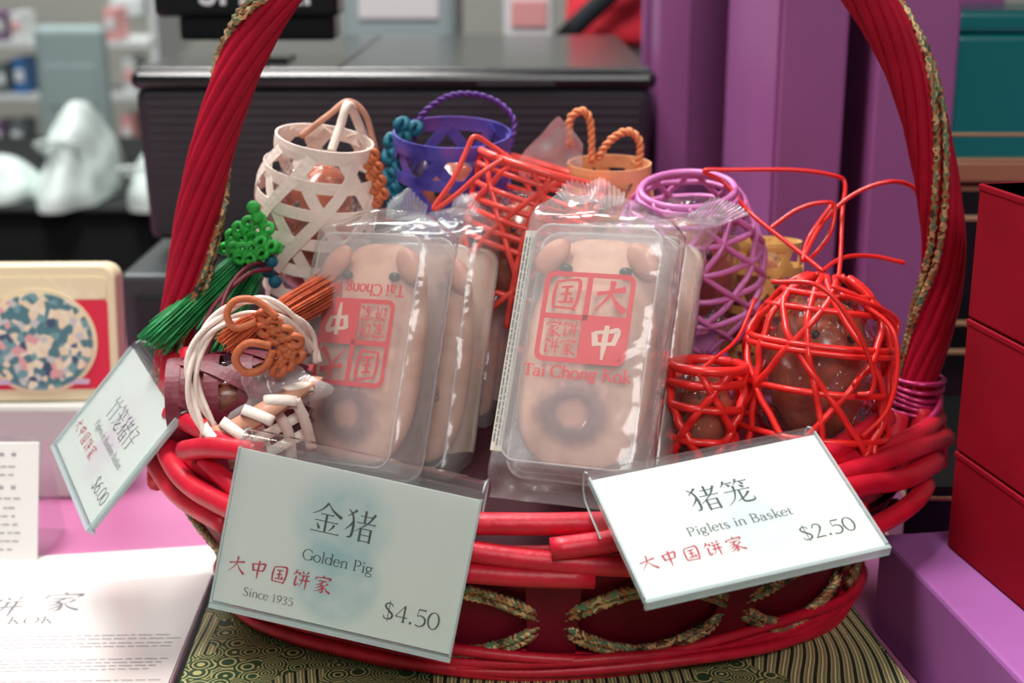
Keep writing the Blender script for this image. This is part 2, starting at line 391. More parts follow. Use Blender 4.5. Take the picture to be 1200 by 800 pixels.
card_mat('card_pink', lin(234, 235, 231), lin(226, 190, 214), 0.45, (0.002, 0.006, 0.021, 0.012), (0.004, -0.011, 0.017, 0.004))

# ------------------------------------------------------------------ lettering (pen strokes, drawn by hand on a unit em)
t_, T_ = 0.035, 0.085
def arc(cx, cy, rx, ry, a0, a1, w0, w1, n=14):
    """oval stroke with stress: thick at the sides, thin at top and bottom"""
    out = []
    for k in range(n+1):
        a = math.radians(a0+(a1-a0)*k/n); q = abs(math.cos(a))
        out.append((cx+rx*math.cos(a), cy+ry*math.sin(a), w0+(w1-w0)*q))
    return out
def ln(x0, y0, x1, y1, w, w2=None): return [(x0, y0, w), (x1, y1, w2 if w2 is not None else w)]
def sf(x, y, h=.09): return ln(x-h, y, x+h, y, t_)
def cv(pts, n=6):
    q = catmull([Vector(p) for p in pts], n); return [tuple(p) for p in q]
GL = {
 'G': (.74, [arc(.38, .35, .33, .35, 40, 330, t_, T_), ln(.66, .30, .66, .05, T_), sf(.64, .31, .11), ln(.62, .66, .64, .48, t_)]),
 'o': (.50, [arc(.25, .23, .21, .23, 0, 360, t_, T_)]),
 'l': (.27, [ln(.14, 0, .14, .74, T_), sf(.14, .015), ln(.04, .73, .14, .73, t_)]),
 'd': (.54, [arc(.23, .23, .19, .23, 0, 360, t_, T_), ln(.43, 0, .43, .74, T_), ln(.33, .73, .43, .73, t_), ln(.43, .015, .53, .015, t_)]),
 'e': (.45, [arc(.23, .23, .19, .23, 5, 325, t_, T_), ln(.06, .26, .41, .26, t_)]),
 'n': (.55, [ln(.12, 0, .12, .44, T_), sf(.12, .015), sf(.43, .015), cv([(.12, .34, t_), (.22, .44, .05), (.36, .44, .06), (.43, .32, T_), (.43, 0, T_)])]),
 'm': (.82, [ln(.12, 0, .12, .44, T_), sf(.12, .015), sf(.40, .015), sf(.70, .015), cv([(.12, .34, t_), (.22, .44, .05), (.34, .44, .06), (.40, .32, T_), (.40, 0, T_)]), cv([(.40, .34, t_), (.52, .44, .05), (.64, .44, .06), (.70, .32, T_), (.70, 0, T_)])]),
 'P': (.58, [ln(.15, 0, .15, .70, T_), sf(.15, .015, .11), ln(.04, .69, .3, .69, t_), arc(.28, .51, .22, .18, 90, -90, t_, T_), ln(.15, .33, .28, .33, t_)]),
 'B': (.62, [ln(.15, 0, .15, .70, T_), ln(.04, .015, .3, .015, t_), ln(.04, .69, .3, .69, t_), arc(.30, .53, .18, .16, 90, -90, t_, T_), ln(.15, .37, .3, .37, t_), arc(.30, .19, .23, .18, 90, -90, t_, T_)]),
 'i': (.27, [ln(.14, 0, .14, .44, T_), sf(.14, .015), ln(.05, .43, .14, .43, t_), ln(.14, .58, .14, .68, .10)]),
 'g': (.50, [arc(.22, .30, .16, .15, 0, 360, t_, T_), arc(.24, -.08, .19, .12, 0, 360, t_, .06), cv([(.12, .18, .05), (.10, .08, .06), (.30, .04, .06), (.40, -.02, .06)]), ln(.34, .42, .48, .44, .05)]),
 't': (.33, [cv([(.15, .60, .03), (.15, .3, T_), (.15, .08, T_), (.22, .01, .05), (.32, .05, t_)]), ln(.03, .43, .30, .43, t_)]),
 's': (.40, [cv([(.33, .36, t_), (.24, .45, .05), (.10, .42, .07), (.10, .31, .08), (.26, .20, .09), (.33, .11, .08), (.25, .01, .05), (.12, .01, .05), (.05, .10, t_)])]),
 'a': (.47, [cv([(.08, .36, .07), (.18, .45, .05), (.31, .41, .06), (.34, .28, T_), (.34, .05, T_), (.45, .03, t_)]), arc(.20, .13, .15, .13, 20, 330, t_, .07)]),
 'k': (.54, [ln(.14, 0, .14, .74, T_), sf(.14, .015), ln(.04, .73, .14, .73, t_), ln(.16, .20, .42, .43, t_), ln(.24, .26, .46, .01, T_), sf(.46, .015, .07), sf(.42, .43, .07)]),
 'b': (.52, [ln(.12, 0, .12, .74, T_), ln(.02, .73, .12, .73, t_), arc(.29, .23, .19, .23, 0, 360, t_, T_)]),
 'c': (.44, [arc(.24, .23, .20, .23, 45, 320, t_, T_)]),
 'h': (.55, [ln(.12, 0, .12, .74, T_), sf(.12, .015), sf(.43, .015), cv([(.12, .34, t_), (.22, .44, .05), (.36, .44, .06), (.43, .32, T_), (.43, 0, T_)])]),
 'T': (.62, [ln(.31, 0, .31, .69, T_), sf(.31, .015, .11), ln(.04, .68, .58, .68, t_), ln(.05, .68, .04, .54, t_), ln(.57, .68, .58, .54, t_)]),
 'C': (.66, [arc(.37, .35, .32, .35, 45, 315, t_, T_), ln(.60, .66, .62, .48, t_)]),
 'K': (.68, [ln(.15, 0, .15, .70, T_), sf(.15, .015, .11), sf(.15, .69, .11), ln(.18, .30, .55, .69, t_), ln(.28, .40, .58, .01, T_), sf(.58, .015, .08), sf(.55, .69, .08)]),
 'O': (.72, [arc(.36, .35, .32, .35, 0, 360, t_, T_)]),
 'S': (.50, [cv([(.42, .55, t_), (.34, .68, .05), (.16, .68, .06), (.09, .54, .09), (.24, .38, .10), (.40, .24, .10), (.40, .08, .08), (.26, 0, .05), (.12, .02, .05), (.06, .16, t_)])]),
 '$': (.50, [cv([(.40, .52, t_), (.32, .62, .05), (.16, .62, .06), (.10, .50, .08), (.24, .36, .09), (.40, .22, .09), (.38, .08, .08), (.26, .02, .05), (.12, .04, .05), (.06, .16, t_)]), ln(.25, -.08, .25, .74, t_)]),
 '4': (.52, [ln(.36, 0, .36, .66, T_), ln(.36, .66, .03, .2, t_), ln(.03, .2, .50, .2, .045), sf(.36, .015, .08)]),
 '.': (.25, [ln(.12, 0, .12, .10, .10)]),
 '5': (.48, [ln(.12, .65, .42, .65, .06), ln(.12, .65, .10, .38, t_), cv([(.10, .38, t_), (.24, .42, .05), (.40, .32, .08), (.40, .12, .08), (.24, 0, .05), (.06, .04, .06)])]),
 '0': (.52, [arc(.26, .33, .21, .33, 0, 360, t_, T_)]),
 '2': (.50, [cv([(.07, .50, .06), (.14, .64, .05), (.32, .64, .06), (.38, .48, .08), (.26, .26, .06), (.06, .02, t_)]), ln(.05, .03, .44, .03, .06)]),
 '6': (.50, [cv([(.42, .65, t_), (.22, .54, .06), (.09, .30, .08), (.10, .12, .08), (.25, 0, .05), (.41, .12, .08), (.38, .34, .07), (.24, .40, .05), (.11, .28, .05)])]),
 '1': (.42, [ln(.22, 0, .22, .66, .07), sf(.22, .015, .11), ln(.08, .58, .22, .65, t_)]),
 '9': (.50, [cv([(.08, .01, t_), (.28, .12, .06), (.41, .36, .08), (.40, .54, .08), (.25, .66, .05), (.09, .54, .08), (.12, .32, .07), (.26, .26, .05), (.39, .38, .05)])]),
 '3': (.48, [cv([(.08, .56, .06), (.22, .66, .05), (.38, .54, .08), (.20, .36, .05), (.40, .22, .08), (.30, .02, .06), (.06, .04, .06)])]),
 ' ': (.28, []),
}
h_, v_ = .030, .075
def hz(x0, y0, x1, y1=None, w=h_):
    y1 = y0 if y1 is None else y1
    return [(x0, y0, w), (x1-.06, y1, w), (x1-.03, y1+.008, w*2.0), (x1, y1-.005, w*.7)]
def dot(x0, y0, x1, y1): return [(x0, y0, .02), ((x0+x1)/2, (y0+y1)/2, .07), (x1, y1, .09)]
def fall(*p):
    n = len(p); return cv([(x, y, .085-.07*i/(n-1)) for i, (x, y) in enumerate(p)])
def sweep(*p):
    n = len(p); return cv([(x, y, .02+.085*i/(n-1)) for i, (x, y) in enumerate(p)])
PIGR = [fall((.34, .95), (.22, .83), (.06, .70)), cv([(.08, .93, .03), (.22, .78, .06), (.29, .50, .08), (.27, .12, .08), (.14, .05, .03)]), fall((.28, .56), (.17, .40), (.03, .26))]
CJK = {
 '金': [fall((.5, .97), (.33, .75), (.03, .55)), sweep((.5, .95), (.68, .75), (.98, .57)), hz(.3, .60, .72), hz(.15, .38, .87), ln(.5, .6, .5, .05, v_), dot(.22, .3, .32, .12), fall((.78, .32), (.72, .2), (.62, .10)), hz(.05, .03, .97)],
 '猪': PIGR+[hz(.47, .80, .85), ln(.63, .98, .63, .60, v_), hz(.38, .58, .99), fall((.94, .92), (.74, .60), (.36, .28)), ln(.54, .42, .54, -.02, v_), ln(.87, .42, .87, -.02, v_), ln(.54, .40, .87, .40, h_), ln(.54, .21, .87, .21, h_), ln(.54, .02, .87, .02, h_)],
 '笼': [fall((.22, .99), (.16, .88), (.06, .76)), hz(.16, .88, .46), dot(.27, .86, .35, .74), fall((.62, .99), (.57, .88), (.48, .76)), hz(.56, .88, .95), dot(.70, .86, .79, .74), hz(.08, .54, .92), fall((.44, .74), (.42, .5), (.30, .2), (.05, .0)), cv([(.56, .52, .07), (.56, .14, .07), (.63, .04, .07), (.90, .05, .06), (.93, .2, .02)]), fall((.84, .42), (.65, .24), (.38, .10)), dot(.64, .74, .76, .62)],
 '大': [cv([(.06, .56, .06), (.45, .64, .05), (.92, .74, .09)]), fall((.52, .98), (.46, .55), (.06, .04)), sweep((.50, .58), (.68, .30), (.96, .04))],
 '中': [ln(.16, .78, .24, .36, .09), cv([(.16, .76, .05), (.6, .82, .06), (.86, .84, .09), (.76, .42, .07)]), ln(.24, .42, .78, .46, .05), cv([(.52, 1.0, .07), (.50, .5, .09), (.48, -.04, .04)])],
 '国': [cv([(.18, .86, .05), (.12, .5, .08), (.14, .05, .06)]), cv([(.18, .86, .05), (.6, .94, .05), (.86, .90, .09), (.86, .4, .08), (.76, .0, .06)]), ln(.16, .08, .76, .06, .05), ln(.32, .70, .68, .74, .05), ln(.33, .48, .66, .51, .05), ln(.28, .24, .74, .26, .05), ln(.5, .72, .48, .24, .07), dot(.60, .40, .70, .30)],
 '饼': [fall((.24, .97), (.15, .80), (.02, .64)), cv([(.18, .80, .04), (.42, .83, .06), (.34, .68, .04)]), cv([(.22, .64, .07), (.20, .12, .08), (.40, .24, .03)]), dot(.54, .97, .62, .82), fall((.88, .98), (.82, .88), (.74, .80)), ln(.47, .70, .95, .75, .05), ln(.42, .44, 1.0, .49, .06), fall((.62, .72), (.58, .38), (.44, .02)), cv([(.82, .74, .06), (.80, .4, .08), (.79, -.04, .04)])],
 '家': [dot(.48, 1.0, .54, .88), ln(.14, .84, .08, .68, .06), cv([(.13, .82, .04), (.6, .86, .05), (.92, .86, .09), (.82, .72, .03)]), ln(.26, .64, .74, .68, .05), fall((.56, .66), (.40, .50), (.12, .38)), cv([(.36, .52, .04), (.54, .36, .08), (.54, .06, .08), (.40, .02, .03)]), fall((.50, .44), (.34, .30), (.12, .20)), fall((.54, .30), (.36, .12), (.08, .02)), fall((.82, .58), (.72, .48), (.58, .42)), sweep((.58, .42), (.74, .20), (1.0, .04))],
 '竹': [fall((.22, .97), (.16, .80), (.04, .60)), hz(.16, .74, .48), ln(.32, .74, .32, .0, v_), fall((.66, .97), (.61, .80), (.50, .60)), hz(.60, .74, .97), cv([(.80, .74, v_), (.80, .10, v_), (.68, .03, .02)])],
 '仔': [fall((.30, .97), (.20, .74), (.03, .48)), ln(.20, .70, .20, .0, v_), cv([(.42, .85, h_), (.84, .86, .05), (.64, .64, .04)]), cv([(.65, .65, v_), (.65, .10, v_), (.52, .04, .02)]), hz(.37, .46, .99)],
}
def latin(mb, text, x, z, size, y, center=False, M=None, bold=1.0, track=0.0):
    wd = sum(GL[c][0]+track for c in text)*size
    if center: x -= wd/2
    for c in text:
        adv, st = GL[c]
        for k, s in enumerate(st): mb.stroke([(x+px*size, z+py*size, w*size*bold) for px, py, w in s], y-0.000006*(k % 3))
        x += (adv+track)*size
    return x
def han(mb, text, x, z, size, y, gap=0.08, bold=1.0, sx=1.0):
    for c in text:
        for k, s in enumerate(CJK[c]): mb.stroke([(x+px*size*sx, z+py*size, w*size*bold) for px, py, w in s], y-0.000006*(k % 3))
        x += size*sx*(1+gap)
    return x

# ================================================================== SETTING
MB().box((0, 2.0, -0.81), (7, 7, 0.02)).build('floor', 'floor_grey')
struct(bpy.data.objects['floor'])
struct(MB().box((0, 3.4, 0.6), (7, 0.04, 3.0)).build('wall_back', 'beige_wall'))
# counter the basket stands on, and the black rear counter
o = bevel(MB().box((-0.05, 0.145, -0.40), (1.5, 1.05, 0.80)).build('display_counter', 'pink_counter'), 0.004)
tag(o, 'pink-lilac display counter top under the red gift basket', 'counter')

# raised purple plinth on the right, turned a little
PR = Matrix.Rotation(math.radians(8.2), 4, 'Z')
pl = thing('raised_plinth', 'raised light purple plinth carrying the stacked red boxes', 'plinth', Matrix.Translation((0.1825, -0.085, 0.0)) @ PR)
bevel(MB().box((0.18, -0.108, 0.025), (0.36, 0.32, 0.05)).build('plinth_block', 'plinth_purple', pl), 0.002)

# brocade board under the basket
bo = thing('brocade_board', 'green and gold wave brocade board under the red basket', 'board', (0.0, -0.12, 0.0))
b0, b1 = -0.141, 0.178
bd = MB(); bd.hull8([(b0, -.2, 0), (b1+.022, -.2, 0), (b1-.025, .22, 0), (b0-.016, .22, 0)], [(b0, -.2, .009), (b1+.022, -.2, .009), (b1-.025, .22, .009), (b0-.016, .22, .009)])
bevel(bd.build('board', 'black_plastic', bo), 0.001)
bd = MB(); bd.hull8([(b0+.004, -.198, .0085), (b1+.02, -.198, .0085), (b1-.027, .217, .0085), (b0-.012, .217, .0085)], [(b0+.004, -.198, .0105), (b1+.02, -.198, .0105), (b1-.027, .217, .0105), (b0-.012, .217, .0105)])
bd.build('brocade_cover', 'brocade', bo)

# ================================================================== GIFT BASKET
CX = 0.014; RA, RB = 0.182, 0.123; ZR = 0.083; ZB = 0.0105
def prof(z):                       # how wide the basket is at a height
    t = max(0, min(1, (z-ZB)/(ZR-ZB))); return 0.149+(RA-0.149)*t**1.35, 0.093+(RB-0.093)*t**1.2
def ell(th, z, off=0.0):
    a, b_ = prof(z); return Vector((CX+(a+off)*math.sin(th), -(b_+off)*math.cos(th), z))
bk = thing('gift_basket', 'large oval red cane gift basket with tall twisted handle on brocade', 'basket', (CX, 0, ZB))
O = Vector((CX, 0, ZB)); neg = -O
def bpart(mb, name, mat, parent=None): return mb.shift(neg).build(name, mat, parent or bk)
body = MB()
body.grid(lambda u, v: ell(2*PI*u, ZB+0.004+(ZR-0.010-ZB)*v), 96, 10, True)
body.grid(lambda u, v: ell(-2*PI*u, ZB+0.004+(ZR-0.010-ZB)*v, -0.004), 96, 10, True)
bpart(body, 'body', 'veneer')
fl = MB(); fl.grid(lambda u, v: (CX+0.147*v*math.sin(2*PI*u), 0.091*v*math.cos(2*PI*u), ZB+0.004), 64, 4, True); fl.grid(lambda u, v: (CX+0.147*v*math.sin(-2*PI*u), 0.091*v*math.cos(2*PI*u), ZB+0.0005), 64, 4, True)
bpart(fl, 'base_panel', 'veneer')
for k in range(12):                # upright veneer staves over the band
    th0 = 0.02+k*PI/6
    def stv(u, v, th0=th0, off=0.0042): return ell(th0+(u-.5)*0.135, ZB+0.006+(ZR-0.016-ZB)*v, off)
    st = MB(); st.grid(stv, 5, 6); st.grid(lambda u, v: stv(1-u, v, off=0.0030), 5, 6)
    bpart(st, 'stave', 'veneer')
for sgn in (1, -1):                # two braided cords in counter-running waves
    for k in range(12):
        mb = MB()
        for dz in (-0.0021, 0.0021):
            p = []
            for i in range(41):
                q = i/40; th = 0.02+(k+q)*PI/6; s = math.sin(PI*q)
                hh = 0.041+dz+sgn*(1 if k % 2 else -1)*0.0190*s
                p.append(ell(th, hh, -0.0012+0.0062*min(1, s*2.4)))
            mb.rope(p, 0.0021, 0.008, 3, sides=5)
        bpart(mb, 'braided_cord', 'cord')
for k in range(7):                 # rods round the foot
    zz = 0.0135+0.0033*(k % 4); rr = 0.004+0.0035*(k//4)+(0.003 if k % 2 else 0)
    p = [ell(2*PI*i/120, zz+0.0022*math.sin(6*2*PI*i/120+k*1.1), rr+0.0018*math.cos(5*2*PI*i/120+k*2)) for i in range(120)]
    bpart(MB().tube(p, 0.0026, 6, closed=True), 'foot_rod', 'red_cane')
# rolled rim: each cane rises from the inside, lies over the edge and tucks down outside
def rimcane(a0, a1, z0, z1, o0, o1, lift=0.004, r=0.0047, mat='red_cane', name='rim_cane'):
    p = []; n = 24
    for i in range(n+1):
        q = i/n; th = math.radians(a0+(a1-a0)*q); z = z0+(z1-z0)*q+lift*math.sin(PI*q)
        off = o0+(o1-o0)*q
        p.append(Vector((CX+(RA+off)*math.sin(th), -(RB+off)*math.cos(th), z)))
    return bpart(MB().tube(p, r, 10), name, mat)
for k in range(9):                 # alike canes right round
    a = -180+k*40
    if -130 < a < 90: continue
    rimcane(a, a+66, 0.094, 0.077, -0.006, 0.006)
    rimcane(a+20, a+80, 0.080, 0.088, 0.007, -0.006, 0.0)
# the canes of the front, as they lie
rimcane(-40, 22, 0.0895, 0.0925, 0.001, -0.002, 0.002)
rimcane(0.5, 40, 0.0868, 0.094, 0.0095, -0.003, 0.001)
rimcane(-12, 36, 0.0835, 0.0735, 0.004, 0.008, -0.002)
rimcane(-62, 6, 0.083, 0.072, 0.006, 0.0055, -0.001, 0.0045)
rimcane(-8, 50, 0.078, 0.082, -0.002, 0.000, 0.0, 0.0045, 'red_cane')
rimcane(34, 74, 0.0735, 0.076, 0.005, 0.006, 0.0, 0.0046)
for px, r_, m_ in (([(200, 484, -.05), (218, 493, -.06), (255, 512, -.085), (305, 540, -.105)], .0047, 'red_cane'),
                   ([(216, 528, -.078), (250, 524, -.092), (305, 530, -.104)], .0046, 'red_cane'),
                   ([(192, 506, -.052), (199, 537, -.064), (225, 570, -.088), (290, 606, -.118)], .0047, 'red_cane'),
                   ([(176, 522, -.035), (186, 550, -.052), (215, 584, -.078), (265, 614, -.104)], .0046, 'red_cane'),
                   ([(240, 540, -.082), (262, 560, -.094), (295, 592, -.110)], .0040, 'red_cane'),
                   ([(200, 520, -.05), (250, 555, -.085), (310, 578, -.105)], .0040, 'red_cane'),
                   ([(940, 548, -.088), (990, 520, -.068), (1040, 488, -.046)], .0048, 'red_cane'),
                   ([(950, 586, -.108), (1010, 568, -.082), (1060, 560, -.055), (1096, 540, -.028)], .0052, 'red_cane'),
                   ([(965, 564, -.092), (1020, 545, -.070), (1070, 525, -.042), (1108, 512, -.012)], .0050, 'red_cane'),
                   ([(960, 540, -.080), (1020, 532, -.060), (1080, 505, -.030), (1100, 490, -.005)], .0042, 'red_cane')):
    bpart(MB().tube(catmull([at(*p) for p in px], 8), r_, 10), 'rim_cane', m_)
# handle: a bundle of canes twisted round an arch
hp = [(196, 455), (206, 390), (220, 320), (234, 240), (256, 150), (289, 60), (335, -20), (400, -100), (490, -170), (600, -205), (730, -205), (850, -165), (950, -90), (1022, 5), (1065, 85), (1092, 180), (1106, 290), (1096, 370), (1078, 440), (1062, 520)]
hpath = catmull([at(x, y, 0.0) for x, y in hp], 10)
hT, hN, hB = frames(hpath)
hd = [0.0]
for i in range(1, len(hpath)): hd.append(hd[-1]+(hpath[i]-hpath[i-1]).length)
HL = hd[-1]
def hoff(i, ang, r):
    # angle 0 = outside of the arch, 90 = towards the viewer, 180 = inside
    out = hT[i].cross(Vector((0, 1, 0))).normalized()
    return hpath[i]+(out*math.cos(ang)+Vector((0, -1, 0))*math.sin(ang))*r
def taper(d): return 0.75+0.25*min(1, min(d, HL-d)/0.07)
for k in range(11):
    p = [hoff(i, 2*PI*k/11+hd[i]/HL*2*PI*2.6, 0.0074*taper(hd[i])) for i in range(len(hpath))]
    bpart(MB().tube(p, [0.0030*taper(d) for d in hd], 7), 'handle_strand', 'handle_red')
bpart(MB().tube(hpath, [0.0062*taper(d) for d in hd], 8), 'handle_core', 'handle_red')
# the braids wind once inside-out on the left, twice over the top, and cross the front on the right
def braid_angle(i):
    ks = [(0, 60), (28, 170), (50, 350), (135, 1080), (174, 1265), (200, 1330)]
    for (a, A), (b_, B) in zip(ks, ks[1:]):
        if i <= b_: return A+(B-A)*(i-a)/(b_-a)
    return ks[-1][1]
for dphi in (0.0, 0.42):
    p = []
    for i in range(len(hpath)):
        p.append(hoff(i, math.radians(braid_angle(i))+dphi, 0.0110*taper(hd[i])))
    bpart(MB().rope(p, 0.0019, 0.009, 3, sides=5), 'handle_braid', 'cord')
# wire binding at the foot of the handle
for side in (1,):
    idx = [i for i in range(len(hpath)) if (hd[i] if side == 0 else HL-hd[i]) > 0.020]
    base = idx[0] if side == 0 else idx[-1]
    for k in range(6):
        j = base+(-1 if side else 1)*0
        T = hT[j]; c = hpath[j]+T*((k-2.5)*0.0034)*(1 if side == 0 else -1)+T*(-0.004 if side else 0.004)
        U = T.cross(Vector((0, 1, 0))).normalized(); V = U.cross(T).normalized()
        ring = [c+(U*math.cos(a)+V*math.sin(a))*0.0118+T*0.0012*math.sin(a+k) for a in [2*PI*q/28 for q in range(28)]]
        bpart(MB().tube(ring, 0.0013, 6, closed=True), 'binding_wire', 'wire_pink')
# stout uprights that carry the handle below the binding
for (x0, y0, x1, y1, Y0, Y1, r) in ((1052, 488, 1033, 556, -0.02, -0.035, .0052), (1080, 478, 1068, 560, -0.008, -0.012, .0055), (1093, 470, 1100, 545, 0.006, 0.004, .0045), (200, 418, 190, 480, -0.012, -0.03, .0050), (222, 412, 212, 480, -0.02, -0.04, .0046)):
    bpart(MB().tube(catmull([at(x0, y0, Y0), at((x0+x1)/2+3, (y0+y1)/2, (Y0+Y1)/2-.002), at(x1, y1, Y1)], 6), r, 9), 'upright', 'red_cane')
# a thin loose cane curling from the binding
bpart(MB().tube(catmull([at(1050, 515, -.03), at(1080, 500, -.022), at(1101, 475, -.012), at(1096, 455, -.004)], 8), 0.0018, 6), 'loose_cane', 'wire_pink')

# dark tissue filling that carries the goods
tf = MB()
def tis(u, v):
    th = 2*PI*u; r = v; z = 0.018+0.062*(1-r**4)+0.018*(1-r*r)*(0.5+0.5*math.cos(th+PI))
    p = Vector((0.150*r*math.sin(th), 0.098*r*-math.cos(th), 0)); z += 0.006*noise.noise(Vector((p.x*40, p.y*40, 1)))
    sh = 0.93+0.07*(1-v); return (CX+p.x*sh, p.y*sh, max(z, ZB+0.006))
tf.grid(tis, 64, 16, True)
tag(tf.build('tissue_filling', 'tissue'), 'dark maroon tissue filling inside the red gift basket', 'tissue')

# ================================================================== PRICE SIGNS
def sign(name, label, M, cardmat, write, w=0.095, h=0.0613):
    r = thing(name, label, 'sign', M)
    MB().box((0, -0.0004, 0.001), (w+0.001, 0.0009, h+0.004)).build('front_sheet', 'acrylic', r)
    MB().box((0, 0.0022, 0.001), (w+0.001, 0.0009, h+0.004)).build('back_sheet', 'acrylic', r)
    tp = MB()                                                           # folded top and hook
    prof_ = [(0.0, h/2+.003), (0.0015, h/2+.0052), (0.004, h/2+.0062), (0.012, h/2+.0060), (0.0155, h/2+.003), (0.0165, h/2-.004), (0.017, h/2-.016)]
    def fn(u, v):
        q = u*(len(prof_)-1); i = min(int(q), len(prof_)-2); f = q-i
        y = prof_[i][0]*(1-f)+prof_[i+1][0]*f; z = prof_[i][1]*(1-f)+prof_[i+1][1]*f
        return ((v-.5)*(w+0.001), y, z)
    tp.grid(fn, 13, 2); tp.build('hook', 'acrylic', r)
    for c_, d_ in (((0, 0.0012, -h/2-0.0016), (w+0.001, 0.0042, 0.0016)), ((-w/2-.0001, 0.0008, 0), (0.0008, 0.0034, h)), ((w/2+.0001, 0.0008, 0), (0.0008, 0.0034, h))):
        MB().box(c_, d_).build('holder_edge', 'acrylic_edge', r)
    for xx in (-w/2, w/2): MB().tube([(xx, p[0], p[1]) for p in prof_], 0.0005, 5).build('hook_edge', 'acrylic_edge', r)
    c = MB().box((0, 0.0011, 0), (w-.0006, 0.0006, h-.0006)).build('card', cardmat, r)
    for nm, mb, mt in write(w, h): mb.build(nm, mt, c)
    return r
YT = 0.00072
def further(k, M):
    # the two front signs are a touch larger than the side one and hang closer to the rim
    R = M.copy(); R.translation = CAM+(M.translation-CAM)*k; return R @ Matrix.Scale(k, 4)
def shop_line(w, h, faint=False, size=0.0070, bold=1.35):
    a = MB(); x = -w*0.462; z = -h*0.295
    for ch in '大中国饼家':
        han(a, ch, x, z, size, YT, bold=bold); x += size*1.22
    return a
def since(w, h):
    b_ = MB(); latin(b_, 'Since 1935', -w*0.38, -h*0.42, 0.0046, YT, bold=1.2); return b_
def w1(w, h):
    a = MB(); han(a, '金猪', -w*0.163, h*0.08, 0.0122, YT, bold=1.0)
    b_ = MB(); latin(b_, 'Golden Pig', -0.002, -h*0.11, 0.0060, YT, True)
    c = MB(); latin(c, '$4.50', w*0.195, -h*0.365, 0.0100, YT, bold=.9)
    return [('chinese_name', a, 'ink'), ('english_name', b_, 'ink'), ('price', c, 'ink'), ('shop_name', shop_line(w, h), 'ink_red'), ('founding_year', since(w, h), 'ink_grey')]
def w2(w, h):
    a = MB(); han(a, '猪笼', -w*0.155, h*0.06, 0.0126, YT, bold=1.0)
    b_ = MB(); latin(b_, 'Piglets in Basket', 0.000, -h*0.11, 0.0061, YT, True)
    c = MB(); latin(c, '$2.50', w*0.20, -h*0.33, 0.0100, YT, bold=.9)
    return [('chinese_name', a, 'ink'), ('english_name', b_, 'ink'), ('price', c, 'ink'), ('shop_name', shop_line(w, h), 'ink_red')]
def w3(w, h):
    a = MB(); han(a, '竹笼猪仔', -w*0.245, h*0.01, 0.0120, YT, 0.04, bold=.9)
    b_ = MB(); latin(b_, 'Piglets in Bamboo Basket', 0.003, -h*0.115, 0.0052, YT, True)
    c = MB(); latin(c, '$6.00', w*0.19, -h*0.365, 0.0100, YT, bold=.9)
    return [('chinese_name', a, 'ink'), ('english_name', b_, 'ink'), ('price', c, 'ink'), ('shop_name', shop_line(w, h), 'ink_red')]
sign('price_sign', 'acrylic price sign reading Golden Pig $4.50 hooked on the red rim', further(1.055, frame_m((-0.0639, -0.1600, 0.0983), (.975, -.139, -.173), (.197, .188, .962))), 'card_teal', w1)
sign('price_sign', 'acrylic price sign reading Piglets in Basket $2.50 hooked on the red rim', further(1.03, frame_m((0.0841, -0.1619, 0.1157), (.959, .262, .104), (-.282, .872, .400))), 'card_white', w2)
sign('price_sign', 'acrylic price sign reading $6.00 hanging askew beside the picture tin', frame_m((-0.188, -0.0286, 0.0997), (.434, -.897, -.084), (.62, .23, .75)), 'card_pink', w3)

# ================================================================== GOLDEN PIG PACKS
def nz(p, s, a, seed=0.0): return a*noise.noise(Vector((p[0]*s+seed, p[1]*s+seed*1.7, p[2]*s-seed)))
def sgnpow(x, e): return math.copysign(abs(x)**e, x)
def make_bag(w, h, d, top, bot, seed, fin=0.009, lean=0.0, tipw=0.5, tipx=0.0):
    """loose clear film round a pack, gathered towards a crimped fin above and folded flat below"""
    H0, H1 = -h/2-bot, h/2+top
    def fn(u, v):
        a = 2*PI*u; z = H0+(H1-H0)*v
        kx, ky, sx = 1.0, 1.0, 0.0; q = 0
        if z > h/2: q = min(1, (z-h/2)/top); ky = (1-q)**1.2+0.03; kx = 1-(1-tipw)*q**1.4; sx = tipx*q
        elif z < -h/2: q = min(1, (-h/2-z)/bot); ky = (1-q)**1.3+0.02
        x = (w/2+0.0022)*kx*sgnpow(math.cos(a), 0.5)+sx; y = (d/2+0.0020)*ky*sgnpow(math.sin(a), 0.5)
        amp = 0.0009+0.0050*math.sin(PI*min(1, q))*0.8+0.001*q
        p = (x, y, z)
        y += nz(p, 60, amp, seed)+nz(p, 140, amp*0.4, seed+3); x += nz(p, 55, amp*0.7, seed+9)
        if z > h/2: y += lean*q**1.5
        return (x, y, z+(nz(p, 50, 0.004, seed+5)*q if z > h/2 else 0))
    return MB().grid(fn, 88, 64, True), H1
def make_fin(w, z0, fin, lean, seed, tipw, tipx):
    def fn(u, v):
        x = (u-.5)*w*tipw*(1+0.25*v)+tipx*(1+.3*v); z = z0-0.004+(fin+0.004)*v+0.0010*(int(u*30) % 2)*v+nz((u, 0, seed), 3, 0.004, seed)*v-0.006*(u-.5)**2*4*v
        y = lean+0.0006*math.sin(u*100)+nz((x, 0, z), 90, 0.006, seed)
        return (x, y, z)
    return MB().grid(fn, 61, 6)
